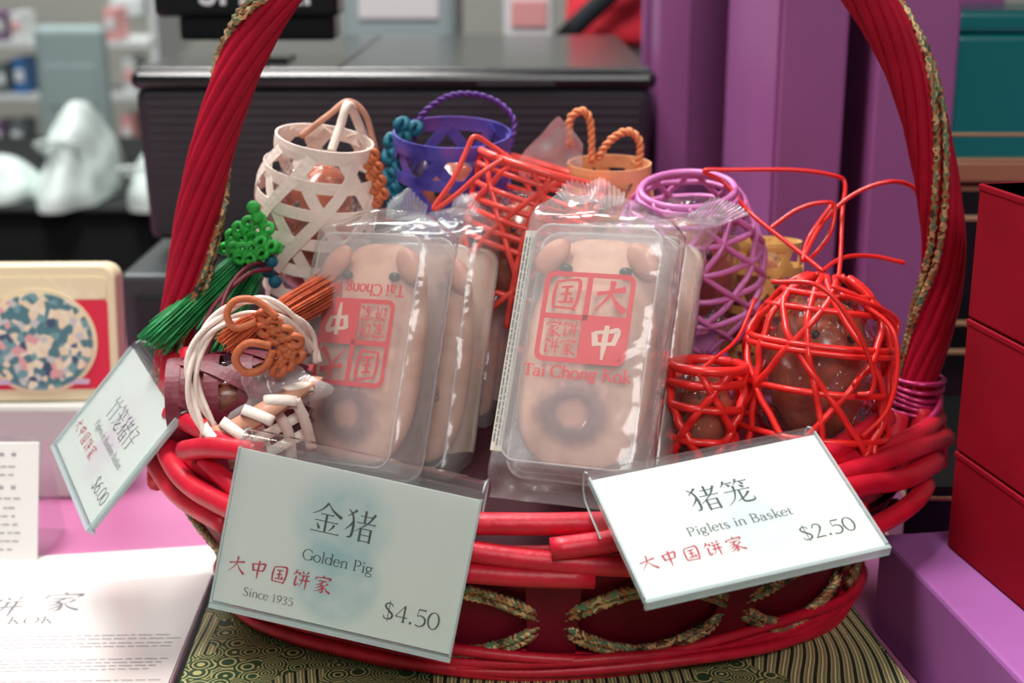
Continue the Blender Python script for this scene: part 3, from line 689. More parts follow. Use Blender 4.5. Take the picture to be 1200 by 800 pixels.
def pig_bun(r, w, h, d):
    b_ = MB()
    def fn(u, v):
        a = 2*PI*u; b2 = PI*(v-.5)*0.998
        x, y, z = math.cos(b2)*math.cos(a), math.cos(b2)*math.sin(a), math.sin(b2)
        wx = w*0.475*(1-0.06*z)*(1-.06*math.exp(-((z-.35)/.16)**2)) ; zz = h*0.465*sgnpow(z, .72)
        yy = d*0.36*y
        if y < 0:
            yy -= d*0.06*math.exp(-((zz+h*0.27)**2)/(h*0.14)**2-(x*wx/(w*0.22))**2)
            rr_ = math.hypot(wx*sgnpow(x, .60), (zz+h*0.27)*1.18)
            yy -= 0.0018*math.exp(-((rr_-0.0112)/0.0036)**2)
        return (wx*sgnpow(x, .60), yy+0.001, zz)
    b_.grid(fn, 90, 70, True)
    bun = b_.build('pig_pastry', 'pig_bun', r)
    for sx in (-1, 1):
        MB().ball((sx*w*0.215, -d*0.30, h*0.31), (0.0030, 0.0022, 0.0022), 10, 6).build('eye', 'bean', bun)
        MB().ball((sx*w*0.33, -d*0.30, h*0.36), (0.0062, 0.0030, 0.0100), 12, 8, Matrix.Rotation(-sx*0.7, 3, 'Y')).build('ear', 'pig_snout', bun)
    return bun
def seal(r, z, y, s, flip=False, words=True):
    """red seal of four characters printed on the lid"""
    F = -1 if flip else 1
    red, pale = MB(), MB()
    def q(x0, z0, x1, z1, mb, dy=0.0): mb.prism([(x0, z0), (x0, z1), (x1, z1), (x1, z0)], y+dy, y+dy+0.00005)
    t = s*0.055
    out = rrect(s, s, s*0.1, 5); inn = rrect(s-2*t, s-2*t, s*0.06, 5); n = len(out); o = len(red.v)
    red.v += [Vector((x, y, z_)) for x, z_ in out]+[Vector((x, y, z_)) for x, z_ in inn]
    for i in range(n): red.f.append((o+i, o+(i+1) % n, o+n+(i+1) % n, o+n+i))
    hs = s/2-t; g = s*0.03
    q(-hs, -g, hs, g, red); q(-g, -hs, g, hs, red)
    q(g, -hs, hs, -g, red)                                             # solid red quarter
    k = s*0.36; yy = y-0.0001
    han(red, '国', -s*0.42, g+s*0.04, k, yy, bold=1.3); han(red, '大', s*0.07, g+s*0.04, k, yy, bold=2.2)
    han(red, '饼', -s*0.42, -s*0.42, k*.5, yy, bold=1.3); han(red, '家', -s*0.235, -s*0.42, k*.5, yy, bold=1.3)
    han(red, '家', -s*0.42, -s*0.23, k*.5, yy, bold=1.3); han(red, '饼', -s*0.235, -s*0.23, k*.5, yy, bold=1.3)
    han(pale, '中', s*0.07, -s*0.43, k, yy, bold=2.0)
    if words: latin(red, 'Tai Chong Kok', 0, -s*0.67, s*0.185, yy, True, bold=1.7)
    M = Matrix.Translation((0, 0, z)) @ (Matrix.Rotation(PI, 4, 'Y') if flip else Matrix.Identity(4))
    red.xform(M); pale.xform(M)
    red.build('seal_print', 'seal_red', r); pale.build('seal_pale_stroke', 'seal_pale', r)
def pack(label, M, w=0.063, h=0.112, d=0.026, flip=False, front=True, top=0.016, bot=0.012, lean=0.006, seed=1.0, strip=False, tipw=0.5, tipx=0.0, stamp=False, group='golden pig packs'):
    r = thing('golden_pig_pack', label, 'snack pack', M, group)
    y0, y1 = -d/2, d/2
    lid = MB(); o1 = rrect(w-.006, h-.006, .007, 6); o2 = rrect(w, h, .008, 6); n = len(o1)
    lid.v += [Vector((x, y0, z)) for x, z in o1]+[Vector((x, y0+.0015, z)) for x, z in rrect(w-.003, h-.003, .008, 6)]+[Vector((x, y1-.003, z)) for x, z in o2]
    lid.f.append(tuple(range(n)))
    for k in (0, 1):
        for i in range(n): lid.f.append((k*n+i, (k+1)*n+i, (k+1)*n+(i+1) % n, k*n+(i+1) % n))
    lid.build('lid', 'lid', r, False)
    tr = MB(); o3 = rrect(w+.003, h+.003, .009, 6)
    tr.prism(o3, y1-.0034, y1-.0028); tr.prism(rrect(w-.004, h-.004, .008, 6), y1-.0028, y1)
    tr.build('tray', 'tray' if not front else 'lid', r, False)
    rm = MB(); rm.tube([(x, y1-.003, z) for x, z in o3], 0.0007, 6, closed=True); rm.tube([(x, y0+.0008, z) for x, z in rrect(w-.0045, h-.0045, .0075, 6)], 0.0005, 6, closed=True)
    rm.build('lid_rim', 'crimp', r)
    pig_bun(r, w, h, d)
    if front: seal(r, h*(0.10 if not flip else 0.02), y0-.0003, 0.041, flip)
    if strip:
        sp = MB().box((-w/2+.0002, y0+.0016, 0), (0.0052, 0.0005, h*0.90)).build('ingredient_strip', 'strip_paper', r)
        tx = MB(); random.seed(5)
        for c in range(3):
            z = h*0.42
            while z > -h*0.42:
                l = random.uniform(.001, .004); tx.box((-w/2-.0014+c*.0016, y0+.0012, z-l/2), (0.0007, 0.0002, l)); z -= l+.0008
        tx.build('ingredient_text', 'ink_grey', sp)
    if stamp:
        for k, word in enumerate(('GOLDEN PIG', 'EXP')):
            c = bpy.data.curves.new('stamp', 'FONT'); c.body = word; c.size = 0.0040
            fo = bpy.data.objects.new('stamp', c); COL.objects.link(fo); dg = bpy.context.evaluated_depsgraph_get()
            me = bpy.data.meshes.new_from_object(fo.evaluated_get(dg)); bpy.data.objects.remove(fo)
            me.transform(Matrix.Translation((w*0.30+k*0.0042, y0-.0006, -h*0.20)) @ Matrix.Rotation(-PI/2, 4, 'Y') @ Matrix.Rotation(PI/2, 4, 'X'))
            me.materials.clear(); me.materials.append(MATS['ink']); so_ = bpy.data.objects.new('date_stamp', me); COL.objects.link(so_); so_.parent = r
    bag, H1 = make_bag(w+.003, h+.002, d+.002, top, bot, seed, lean=lean, tipw=tipw, tipx=tipx)
    bag.build('plastic_bag', 'film', r)
    make_fin(w, H1, 0.009, lean, seed, tipw, tipx).build('crimped_seal', 'crimp', r)
    return r
# right pair
nR = Vector((-.30, -.80, .52)).normalized()
def packm(px, py, Y, xa, za): return frame_m(at(px, py, Y), xa, za)
XR, ZRp = (.93, -.33, .02), (.165, .49, .855)
pack('upright golden pig pack with red square seal over Tai Chong Kok lettering', packm(690, 411, -0.060, XR, ZRp), strip=True, seed=2.0, lean=0.006, top=0.018, tipw=.42, tipx=-.010)
m2 = packm(722, 412, -0.022, XR, ZRp)
pack('golden pig pack tucked behind the upright Tai Chong Kok seal pack', m2, front=False, seed=5.0, top=0.014, tipw=.35, tipx=.030)
XL, ZL = (.86, -.50, .08), (.13, .40, .905)
pack('golden pig pack with its red seal printed upside down', packm(432, 412, -0.020, XL, ZL), flip=True, seed=8.0, lean=0.004, top=0.012, tipw=.32, tipx=0.004)
pack('golden pig pack directly behind the upside-down seal pack', packm(487, 418, 0.008, (.90, -.42, .06), ZL), front=False, seed=11.0, top=0.020, tipw=.40, tipx=0.016, stamp=True)
pack('rearmost golden pig pack leaning behind two others beside white bamboo basket', packm(520, 412, 0.044, (.92, -.38, .05), ZL), front=False, seed=14.0, top=0.018, tipw=.40, tipx=0.008)

# ================================================================== MINIATURE PIG BASKETS
def cage(name, label, M, L, prof_, mat, n=6, turns=0.5, rings=(0.1, .35, .6, .85), flat=None, rad=0.0016, rim=True, rimr=1.5, jitter=0.0, seed=1, group='miniature pig baskets', cut=(0.0, 1.0), uprights=0):
    """little woven cage: two families of slanting strands crossed by hoops"""
    random.seed(seed)
    r = thing(name, label, 'basket', M, group)
    def P(u, v, off=0.0): rr = prof_(v)+off; return Vector((rr*math.cos(u), rr*math.sin(u), L*v))
    def R(u): return Vector((math.cos(u), math.sin(u), 0))
    def add(us, vs, closed, nm, w, ph):
        pts = []; nr = []
        for i, (u, v) in enumerate(zip(us, vs)):
            pts.append(P(u, v, ph*(math.cos(i*1.3)*0.0006 if not flat else 0.0006 if nm != 'hoop' else 0.0))); nr.append(R(u))
        mb = MB()
        if flat: mb.ribbon(pts, nr, w, 0.0005, closed); mb.smooth = False
        else: mb.tube(pts, w, 7, closed)
        mb.build(nm, mat, r)
    N = 26; w = flat or rad
    for s in (1, -1):
        for k in range(n):
            u0 = 2*PI*k/n+random.uniform(-1, 1)*jitter; tt = turns*(1+random.uniform(-1, 1)*jitter)
            vs = [cut[0]+(cut[1]-cut[0])*i/N for i in range(N+1)]
            add([u0+s*2*PI*tt*v for v in vs], vs, False, 'slanting_strand', w, s)
    for k in range(uprights):
        u0 = 2*PI*k/uprights+random.uniform(-1, 1)*jitter; vs = [i/N for i in range(N+1)]
        ua = random.uniform(-1, 1)*jitter*2; add([u0+ua*math.sin(v*3+k) for v in vs], vs, False, 'upright_strand', w, 1)
    for v in rings:
        M_ = 40; tl = random.uniform(-1, 1)*jitter*0.10
        add([2*PI*i/M_ for i in range(M_)], [min(1, max(0, v+tl*math.sin(2*PI*i/M_+seed))) for i in range(M_)], True, 'hoop', w, -1)
    if rim:
        M_ = 48
        us = [2*PI*i/M_ for i in range(M_)]
        mb = MB()
        if flat: mb.ribbon([P(u, 0.985, .0010) for u in us], [R(u) for u in us], flat*rimr, 0.0012, True); mb.smooth = False
        else: mb.tube([P(u, 1.0) for u in us], rad*rimr, 8, True)
        mb.build('rim', mat, r)
    return r
def inside(label, M, rx, rz, seed, mat='pastry'):
    """piglet pastry in its own clear wrapper"""
    r = thing('piglet_pastry', label, 'pastry', M, 'piglet pastries inside the baskets')
    def fn(u, v):
        a = 2*PI*u; b_ = PI*(v-.5)*0.998; p = Vector((rx*math.cos(b_)*math.cos(a), rx*math.cos(b_)*math.sin(a), rz*math.sin(b_)))
        k = 1+0.10*noise.noise(p*55+Vector((seed, 0, 0)))+0.18*math.exp(-((p-Vector((0, -rx, rz*.35))).length/(rx*.5))**2)
        return p*k
    pa = MB().grid(fn, 24, 16, True).build('pastry_body', mat, r)
    for sx in (-1, 1): MB().ball((sx*rx*.35, -rx*0.9, rz*.5), rx*.10, 8, 6).build('eye', 'bean', pa)
    def fw(u, v):
        a = 2*PI*u; q = (v-.5)*2; rr = rx*1.10*math.sqrt(max(0.0, 1-abs(q)**3))+0.0012; z = rz*1.22*q
        p = Vector((rr*math.cos(a), rr*math.sin(a), z)); f = 1+0.10*noise.noise(p*120+Vector((seed, 2, 0)))+0.05*noise.noise(p*260)
        return Vector((p.x*f, p.y*f, z))
    MB().grid(fw, 40, 26, True).build('clear_wrapper', 'wrap', r)
    return r
def cordpart(r, name, mat, px, radius, n=10, rope=None, sides=7):
    """cord of a thing: px = [(x, y, depth)], kept in the thing's own frame"""
    p = catmull([at(x, y, Y) for x, y, Y in px], n); Mi = r.matrix_world.inverted()
    mb = MB()
    if rope: mb.rope(p, radius, rope, 2, ply=radius*0.62, sides=6)
    else: mb.tube(p, radius, sides)
    return mb.xform(Mi).build(name, mat, r)
def knots(r, name, mat, px, radius, step=0.003, spread=0.0018, seed=3):
    """braided knot: a chain of small overlapping loops"""
    random.seed(seed); p = catmull([at(x, y, Y) for x, y, Y in px], 12); Mi = r.matrix_world.inverted(); mb = MB(); acc = 0; side = 1
    for i in range(1, len(p)):
        acc += (p[i]-p[i-1]).length
        if acc > step:
            acc = 0; side = -side; c = p[i]; t = (p[i]-p[i-1]).normalized(); e = t.cross(Vector((0, -1, 0))).normalized()
            a = c+e*spread*side
            lp = [a+(t*math.cos(q)+e*math.sin(q)*0.8)*spread*1.1+Vector((0, -1, 0))*0.0008*math.sin(q*2) for q in [2*PI*k/12 for k in range(12)]]
            mb.tube(lp, radius, 6, closed=True)
    return mb.xform(Mi).build(name, mat, r)
def tuft(r, name, mat, a, b, n, r0, r1, wid=0.0006, sag=0.0, seed=1):
    """tassel of fine fibres from point a to point b, too many to count"""
    random.seed(seed); Mi = r.matrix_world.inverted(); mb = MB(); a = Vector(a); b = Vector(b); ax = (b-a).normalized()
    e1 = ax.cross(Vector((0, 0, 1))).normalized(); e2 = ax.cross(e1)
    for k in range(n):
        q = random.uniform(0, 2*PI); s = math.sqrt(random.random())
        d = e1*math.cos(q)+e2*math.sin(q); l = random.uniform(.82, 1.05)
        p = [a+d*r0*s, a.lerp(b, .35*l)+d*(r0*.6+r1*.5)*s, a.lerp(b, .7*l)+d*r1*.9*s-Vector((0, 0, sag*.4)), a.lerp(b, l)+d*r1*s*random.uniform(.8, 1.2)-Vector((0, 0, sag))]
        mb.tube(catmull(p, 4), random.uniform(.6, 1.3)*wid, 4)
    o = mb.xform(Mi).build(name, mat, r); o['kind'] = 'stuff'; return o

def axis_top(px, py, Y, ax, L): return axis_m(at(px, py, Y)-Vector(ax).normalized()*L, ax)
# white bamboo basket
Ma = axis_top(380, 166, 0.040, (0.17, -0.12, 1.0), 0.085)
wl = 0.085
wb = cage('bamboo_pig_basket', 'tall white hexagon-weave bamboo basket with tan loop handle', Ma, wl, lambda v: 0.0195+0.0112*math.sin(min(1, v*1.3)*PI/2)-0.0085*max(0, (v-.62)/.38)**2, 'bamboo_white', 7, 0.32, (.12, .30, .48, .66, .82), flat=0.0058, seed=2, rimr=1.15, jitter=0.04)
inside('brown piglet pastry in clear wrap inside the white bamboo basket', Ma @ Matrix.Translation((0, 0, .040)), 0.0205, 0.033, 3)
cordpart(wb, 'loop_handle', 'bamboo_tan', [(352, 160, .05), (385, 135, .05), (408, 119, .052), (428, 135, .055), (440, 175, .055)], 0.0016)
cordpart(wb, 'loop_handle', 'bamboo_white', [(388, 178, .035), (398, 150, .04), (408, 123, .045), (420, 145, .06), (432, 175, .065)], 0.0024, sides=6)
knots(wb, 'braided_knot', 'orange_cord', [(432, 175, .035), (440, 205, .033), (446, 235, .032)], 0.0015, 0.0028, 0.0019)

# blue and purple basket
Mb = axis_top(530, 160, 0.076, (0.02, -0.14, 1.0), 0.070)
bb = cage('bamboo_pig_basket', 'blue and purple bamboo basket with thin arched handle and teal knot', Mb, 0.070, lambda v: 0.022+0.0085*math.sin(min(1, v*1.2)*PI/2)-0.0015*max(0, (v-.6)/.4)**2, 'blue_strip', 7, 0.3, (.25, .5, .75), flat=0.0060, seed=4, rimr=1.25, jitter=0.06)
inside('reddish piglet pastry in clear wrap inside the blue bamboo basket', Mb @ Matrix.Translation((0, 0, .032)), 0.0195, 0.026, 6)
cordpart(bb, 'arched_handle', 'purple_cord', [(484, 165, .085), (492, 138, .085), (518, 116, .086), (548, 110, .087), (580, 118, .088), (602, 140, .084), (598, 172, .078)], 0.0016, rope=0.008)
knots(bb, 'teal_knot', 'teal_cord', [(492, 140, .075), (468, 158, .073), (462, 190, .07), (468, 240, .068)], 0.0022, 0.0034, 0.0026)

# red plastic basket at the back
Mc = axis_m(at(606, 335, 0.045), (0.10, -0.02, 1.0), (0.2, -1, 0.1))
Mc = axis_m(at(585, 372, 0.045), (0.30, 0.10, 1.0))
rc = cage('plastic_pig_basket', 'coral red plastic basket leaning behind the golden pig packs', Mc, 0.079, lambda v: 0.026+0.007*v, 'coral_plastic', 6, 0.3, (.2, .48, .56, .64, .72, .80, .92), rad=0.0015, seed=5, rimr=1.5, jitter=0.10, uprights=4)
inside('piglet pastry in clear wrap inside the coral red basket at the back', Mc @ Matrix.Translation((0, 0, .034)), 0.020, 0.027, 9)
cordpart(rc, 'loop_handle', 'coral_plastic', [(600, 187, .03), (575, 170, .03), (556, 160, .028), (546, 178, .026), (530, 212, .022), (508, 245, .02), (535, 228, .02), (560, 206, .02), (590, 186, .022)], 0.0013)
# peaked bag corner above it
def peak(u, v):
    p = at(608+u*75+(1-v)*0, 205-v*72*(1-abs(u-.62)*1.25), 0.075+0.012*math.sin(u*PI)*(1-v)); p.y += nz(p, 90, .006, 4); p.z += nz(p, 70, .003, 7); return p
pk = MB().grid(peak, 20, 14); pk2 = MB().grid(lambda u, v: Vector(peak(u, v))+Vector((0, .004+.008*(1-v), 0)), 20, 14)
pk.v += pk2.v; n0 = 280; pk.f += [tuple(i+n0 for i in f) for f in pk2.f]
ob = pk.build('plastic_bag', 'crimp'); tag(ob, 'peaked clear plastic bag corner sticking up behind coral red basket', 'bag')

# tan basket
Md = axis_top(714, 196, 0.085, (0.0, -0.05, 1.0), 0.062)
td = cage('plastic_pig_basket', 'tan wide-strip basket with two twisted loops behind the packs', Md, 0.062, lambda v: 0.0205+0.003*math.sin(v*PI), 'tan_plastic', 5, 0.28, (.3, .62), flat=0.0062, seed=8, rimr=1.1, jitter=0.08)
inside('piglet pastry in clear wrap inside the tan basket', Md @ Matrix.Translation((0, 0, .030)), 0.0165, 0.024, 12)
cordpart(td, 'twisted_loop', 'tan_twist', [(668, 172, .08), (668, 140, .08), (683, 130, .08), (692, 145, .08), (694, 190, .078)], 0.0021, rope=0.007)
cordpart(td, 'twisted_loop', 'tan_twist', [(700, 186, .08), (716, 164, .08), (736, 154, .08), (750, 168, .08), (747, 205, .078)], 0.0021, rope=0.007)

# pink basket
Me = axis_top(806, 222, 0.036, (-0.06, -0.22, 1.0), 0.078)
pkb = cage('plastic_pig_basket', 'orchid pink plastic lattice basket beside the purple panel', Me, 0.078, lambda v: 0.0385*math.sin((0.22+0.62*v)*PI)**0.7, 'pink_plastic', 9, 0.36, (.25, .45, .62, .78, .90, .97), rad=0.0015, seed=9, rimr=1.2, jitter=0.10)
inside('piglet pastry in clear wrap inside the orchid pink basket', Me @ Matrix.Translation((0, 0, .036)), 0.022, 0.030, 15)

# yellow basket
Mf = axis_m(at(886, 430, 0.055), (0.02, 0.1, 1.0))
yb = cage('plastic_pig_basket', 'pale yellow basket wedged between pink and bright red baskets', Mf, 0.066, lambda v: 0.0185+0.004*math.sin(v*PI), 'yellow_plastic', 6, 0.35, (.2, .5, .8), flat=0.0040, seed=12, rimr=1.1, jitter=0.08)
inside('piglet pastry in clear wrap inside the pale yellow basket', Mf @ Matrix.Translation((0, 0, .032)), 0.0165, 0.026, 18)

# big red basket on the right
Mg = axis_m(at(948, 520, -0.042), (0.10, 0.18, 1.0))
rg = cage('plastic_pig_basket', 'bright red plastic cage basket with long looping cord beside the handle', Mg, 0.078, lambda v: 0.0335*math.cos(max(0, v-.50)*2.95)**0.55+0.0005, 'red_plastic', 6, 0.30, (.10, .36, .58, .62, .80, .90), rad=0.00155, seed=13, rimr=1.0, jitter=0.16, uprights=7, rim=False)
inside('piglet pastry in shiny clear wrap inside the bright red cage', Mg @ Matrix.Translation((0, 0, .036)), 0.0235, 0.032, 21)
for px in ([(965, 318, -.03), (930, 290, -.01), (880, 250, .02), (850, 215, .03), (825, 200, .03), (860, 199, .03), (930, 199, .03), (975, 205, .03), (990, 215, .03), (987, 250, .02), (985, 300, .0), (982, 335, -.02)],
           [(940, 305, -.02), (965, 260, .01), (1000, 228, .02), (1040, 213, .02), (1068, 218, .02), (1080, 235, .018)],
           [(902, 268, .01), (935, 245, .015), (965, 237, .015), (978, 243, .015), (972, 275, .01), (950, 302, .0), (942, 300, -.01), (950, 275, .005), (975, 240, .01)],
           [(955, 325, -.02), (985, 303, .0), (1020, 300, .01), (1060, 308, .012)],
           [(905, 330, -.06), (960, 335, -.07), (1000, 380, -.075), (1022, 430, -.075), (1022, 458, -.075), (1005, 462, -.074)],
           [(1010, 355, -.05), (1045, 385, -.06), (1052, 430, -.065), (1040, 480, -.068), (1010, 512, -.07)],
           [(975, 335, -.05), (1010, 350, -.05), (1045, 375, -.045), (1050, 400, -.04)],
           [(985, 345, -.055), (1030, 360, -.05), (1052, 378, -.04), (1040, 410, -.05), (1000, 450, -.072)]):
    cordpart(rg, 'looping_cord', 'red_plastic', px, 0.0011)

# small red basket peeping out low down
Mh = axis_m(at(822, 545, -0.055), (0.04, 0.12, 1.0))
rh = cage('plastic_pig_basket', 'small bright red basket peeping out between packs and sign', Mh, 0.046, lambda v: 0.0125+0.004*math.sin(min(1, v*1.4)*PI/2), 'red_plastic', 4, 0.3, (.30, .62, .86), rad=0.0019, seed=17, rimr=1.2, jitter=0.12)
inside('piglet pastry in clear wrap inside the small red basket', Mh @ Matrix.Translation((0, 0, .024)), 0.0115, 0.019, 24)
cordpart(rh, 'thin_cord', 'red_plastic', [(812, 440, -.06), (840, 418, -.05), (865, 395, -.03), (885, 350, -.01)], 0.0009)

# maroon basket lying on its side at the left
Mi_ = axis_m(at(362, 462, -0.038), (-1.0, -0.10, -0.02), (0, -1, .4))
mr = cage('bamboo_pig_basket', 'dark maroon wide-strip bamboo basket lying at the left end', Mi_, 0.060, lambda v: 0.0180+0.003*math.sin(v*PI), 'maroon_strip', 6, 0.28, (.2, .45, .7, .92), flat=0.0064, seed=19, rimr=1.0, jitter=0.05)
inside('piglet pastry in clear wrap inside the maroon basket', Mi_ @ Matrix.Translation((0, 0, .032)), 0.0140, 0.024, 27)
cordpart(mr, 'maroon_cord', 'maroon_strip', [(228, 452, -.035), (232, 410, -.03), (250, 360, -.02), (290, 322, -.01), (318, 315, 0.0)], 0.0012)
cordpart(mr, 'maroon_cord', 'maroon_strip', [(235, 440, -.035), (252, 385, -.03), (270, 335, -.015), (300, 308, 0.0), (325, 322, 0.01)], 0.0012)

# second white basket lying in front of it
Mj = axis_m(at(345, 530, -0.062), (-0.30, -0.30, 0.62), (0.0, -1, 0.5))
wj = thing('bamboo_pig_basket', 'white bamboo basket lying low with twisted double loop and orange tassel', 'basket', at(300, 515, -.06), 'miniature pig baskets')
Mw = wj.matrix_world.inverted()
def wpart(mb, name, mat): return mb.xform(Mw).build(name, mat, wj)
bandc = catmull([at(236, 515, -.085), at(270, 505, -.090), at(310, 482, -.092), at(345, 460, -.080), at(368, 444, -.062)], 10)
wpart(MB().ribbon(bandc, Vector((-.3, -.8, .6)), 0.0085, 0.003), 'rim_band', 'bamboo_tan')
for k in range(5):
    c = bandc[4+k*7]; t = (bandc[5+k*7]-bandc[3+k*7]).normalized(); nn = Vector((-.3, -.8, .6)).normalized(); sd = t.cross(nn)
    pp = [c+sd*(0.0062*math.cos(a))+nn*(0.0030*math.sin(a))+t*(0.0050*math.cos(a)) for a in [2*PI*q/20 for q in range(20)]]
    wpart(MB().ribbon(pp, [(p-c).normalized() for p in pp], 0.0046, 0.0004, True), 'rim_wrap', 'bamboo_white')
for k in range(1, 5):
    x0 = 250+k*24; y0 = 512-k*11
    wpart(MB().ribbon(catmull([at(x0, y0, -.086), at(x0+12+4*(k % 2), y0+28, -.084), at(x0+20, y0+60, -.078)], 6), Vector((0, -1, .3)), 0.0046, 0.0007), 'upright_strip', 'bamboo_white')
for k in range(2):
    wpart(MB().ribbon(catmull([at(268, 522+k*22, -.084), at(300, 515+k*22, -.088), at(360, 482+k*24, -.078)], 8), Vector((0, -1, .3)), 0.0044, 0.0007), 'hoop', 'bamboo_white')
cordpart(wj, 'twisted_handle', 'bamboo_white', [(240, 510, -.085), (224, 468, -.082), (222, 425, -.078), (240, 385, -.072), (275, 358, -.068), (310, 352, -.066), (345, 372, -.060), (366, 396, -.046), (372, 425, -.046)], 0.0021, rope=0.045)
cordpart(wj, 'twisted_handle', 'bamboo_white', [(252, 500, -.082), (233, 462, -.080), (232, 420, -.076), (250, 388, -.072), (285, 370, -.07), (320, 370, -.069), (350, 388, -.058), (366, 412, -.046)], 0.0019, rope=0.045)
knots(wj, 'braided_knot', 'orange_cord', [(300, 372, -.076), (325, 390, -.078), (345, 410, -.078), (320, 430, -.078)], 0.0017, 0.0020, 0.0024, 5)
cordpart(wj, 'knot_loop', 'orange_cord', [(325, 372, -.08), (300, 352, -.08), (276, 352, -.08), (266, 368, -.081), (276, 384, -.081), (300, 378, -.08)], 0.0016)
cordpart(wj, 'knot_loop', 'orange_cord', [(318, 405, -.083), (290, 402, -.084), (276, 420, -.084), (288, 436, -.084), (310, 430, -.084), (320, 410, -.083)], 0.0018)
tuft(wj, 'tassel_fibres', 'orange_raffia', at(300, 388, -.074), at(402, 330, .014), 220, 0.005, 0.0090, 0.00032, seed=4)
tuft(wj, 'tassel_fibres', 'orange_raffia', at(302, 375, -.076), at(264, 404, -.074), 80, 0.004, 0.006, 0.0003, seed=6)
def cr(u, v):
    an = 2*PI*u; rr = v*(1+.25*math.sin(an*3+1)+.15*math.sin(an*5))
    p = at(322+52*rr*math.cos(an), 462-26*rr*math.cos(an)*.5+30*rr*math.sin(an), -.070-.006*(1-v)); p.y += nz(p, 80, .008, 2); p.z += nz(p, 90, .004, 5); return p
tag(MB().grid(cr, 36, 14, True).build('plastic_bag', 'crimp'), 'crumpled clear plastic wrapper showing inside the low white bamboo basket', 'bag')

# green tassel bunch with beads
gt = thing('green_tassel', 'green raffia tassel with bead knots hanging over the rim by the handle', 'tassel', at(290, 310, 0.02))
tuft(gt, 'raffia_fibres', 'green_raffia', at(300, 288, 0.02), at(178, 402, -0.02), 170, 0.0035, 0.0075, 0.0004, seed=8)
tuft(gt, 'raffia_fibres', 'green_raffia', at(310, 300, 0.02), at(238, 418, -0.03), 34, 0.004, 0.010, 0.0005, seed=9)
random.seed(31)
Mg_ = gt.matrix_world.inverted()
for k, px in enumerate(([(262, 300, .015), (282, 286, .010), (305, 284, .005), (322, 296, .005)], [(272, 284, .012), (288, 268, .008), (312, 262, .005)], [(268, 296, .004), (296, 296, .0), (318, 282, .0)])):
    knots(gt, 'braided_knot', 'green_cord', px, 0.0013, 0.0022, 0.0024, 40+k)
for (x, y, c) in ((297, 243, 'green_cord'), (302, 254, 'green_cord'), (314, 318, 'teal_cord'), (318, 306, 'teal_cord'), (322, 330, 'teal_cord'), (300, 310, 'teal_cord')):
    MB().ball(at(x, y, .005), .0033, 10, 8).xform(Mg_).build('knot_bead', c, gt)

# ================================================================== LEFT SIDE OF THE COUNTER
# information sheet under clear acrylic
sh = thing('information_sheet', 'white shop information sheet lying flat on the pink counter', 'sheet', (-0.33, -0.12, 0.0))
so = Vector((-0.33, -0.12, 0))
e0, e1 = at(0, 655, Z=0.001), at(240, 640, Z=0.001)
sl = (e1.y-e0.y)/(e1.x-e0.x); yL = e0.y+sl*(-0.55-e0.x); yR = e0.y+sl*(-0.157-e0.x)
q = MB(); q.hull8([(-.55, -.34, 0.0003), (-.146, -.34, 0.0003), (-.158, yR, 0.0003), (-.55, yL, 0.0003)], [(-.55, -.34, 0.0014), (-.146, -.34, 0.0014), (-.158, yR, 0.0014), (-.55, yL, 0.0014)])
q.shift(-so).build('backing_sheet', 'white_card', sh)
f0, f1 = at(0, 690, Z=0.003), at(236, 672, Z=0.003); sl = (f1.y-f0.y)/(f1.x-f0.x); yL2 = f0.y+sl*(-.55-f0.x); yR2 = f0.y+sl*(-.157-f0.x)
q = MB(); q.hull8([(-.55, -.34, 0.0012), (-.147, -.34, 0.0012), (-.157, yR2, 0.0012), (-.55, yL2, 0.0012)], [(-.55, -.34, 0.003), (-.147, -.34, 0.003), (-.157, yR2, 0.003), (-.55, yL2, 0.003)])
page = q.shift(-so).build('glossy_page', 'sheet', sh)
def flatM(px, py): p = at(px, py, Z=0.0031); return Matrix.Translation(p-so) @ Matrix.Rotation(math.radians(2), 4, 'Z') @ Matrix.Rotation(-PI/2, 4, 'X')
tx = MB(); han(tx, '家', 0, 0, 0.021, 0, bold=1.0); tx.xform(flatM(40, 716)); tx.build('chinese_name', 'ink_grey', page)
tx = MB(); han(tx, '饼', 0, 0, 0.021, 0, bold=1.0); tx.xform(flatM(-32, 722)); tx.build('chinese_name', 'ink_grey', page)
tx = MB(); latin(tx, 'KOK', 0, 0, 0.0105, 0, bold=1.1, track=.06); tx.xform(flatM(6, 731)); tx.build('english_name', 'ink_grey', page)
random.seed(11); tx = MB()
for (py, xe) in ((744, 196), (748, 200), (753, 200), (757, 198), (772, 190), (776, 188), (780, 178), (784, 176), (797, 180), (802, 182), (806, 180)):
    a = at(-60, py+3, Z=0.0031); b_ = at(xe, py-1, Z=0.0031); x = a.x
    while x < b_.x:
        l = random.uniform(.002, .007); yy = a.y+(b_.y-a.y)*(x-a.x)/(b_.x-a.x)
        tx.box((x+l/2, yy, 0.00311), (l, 0.0009, 0.00003)); x += l+.0012
tx.shift(-so).build('body_text', 'ink_faint', page)

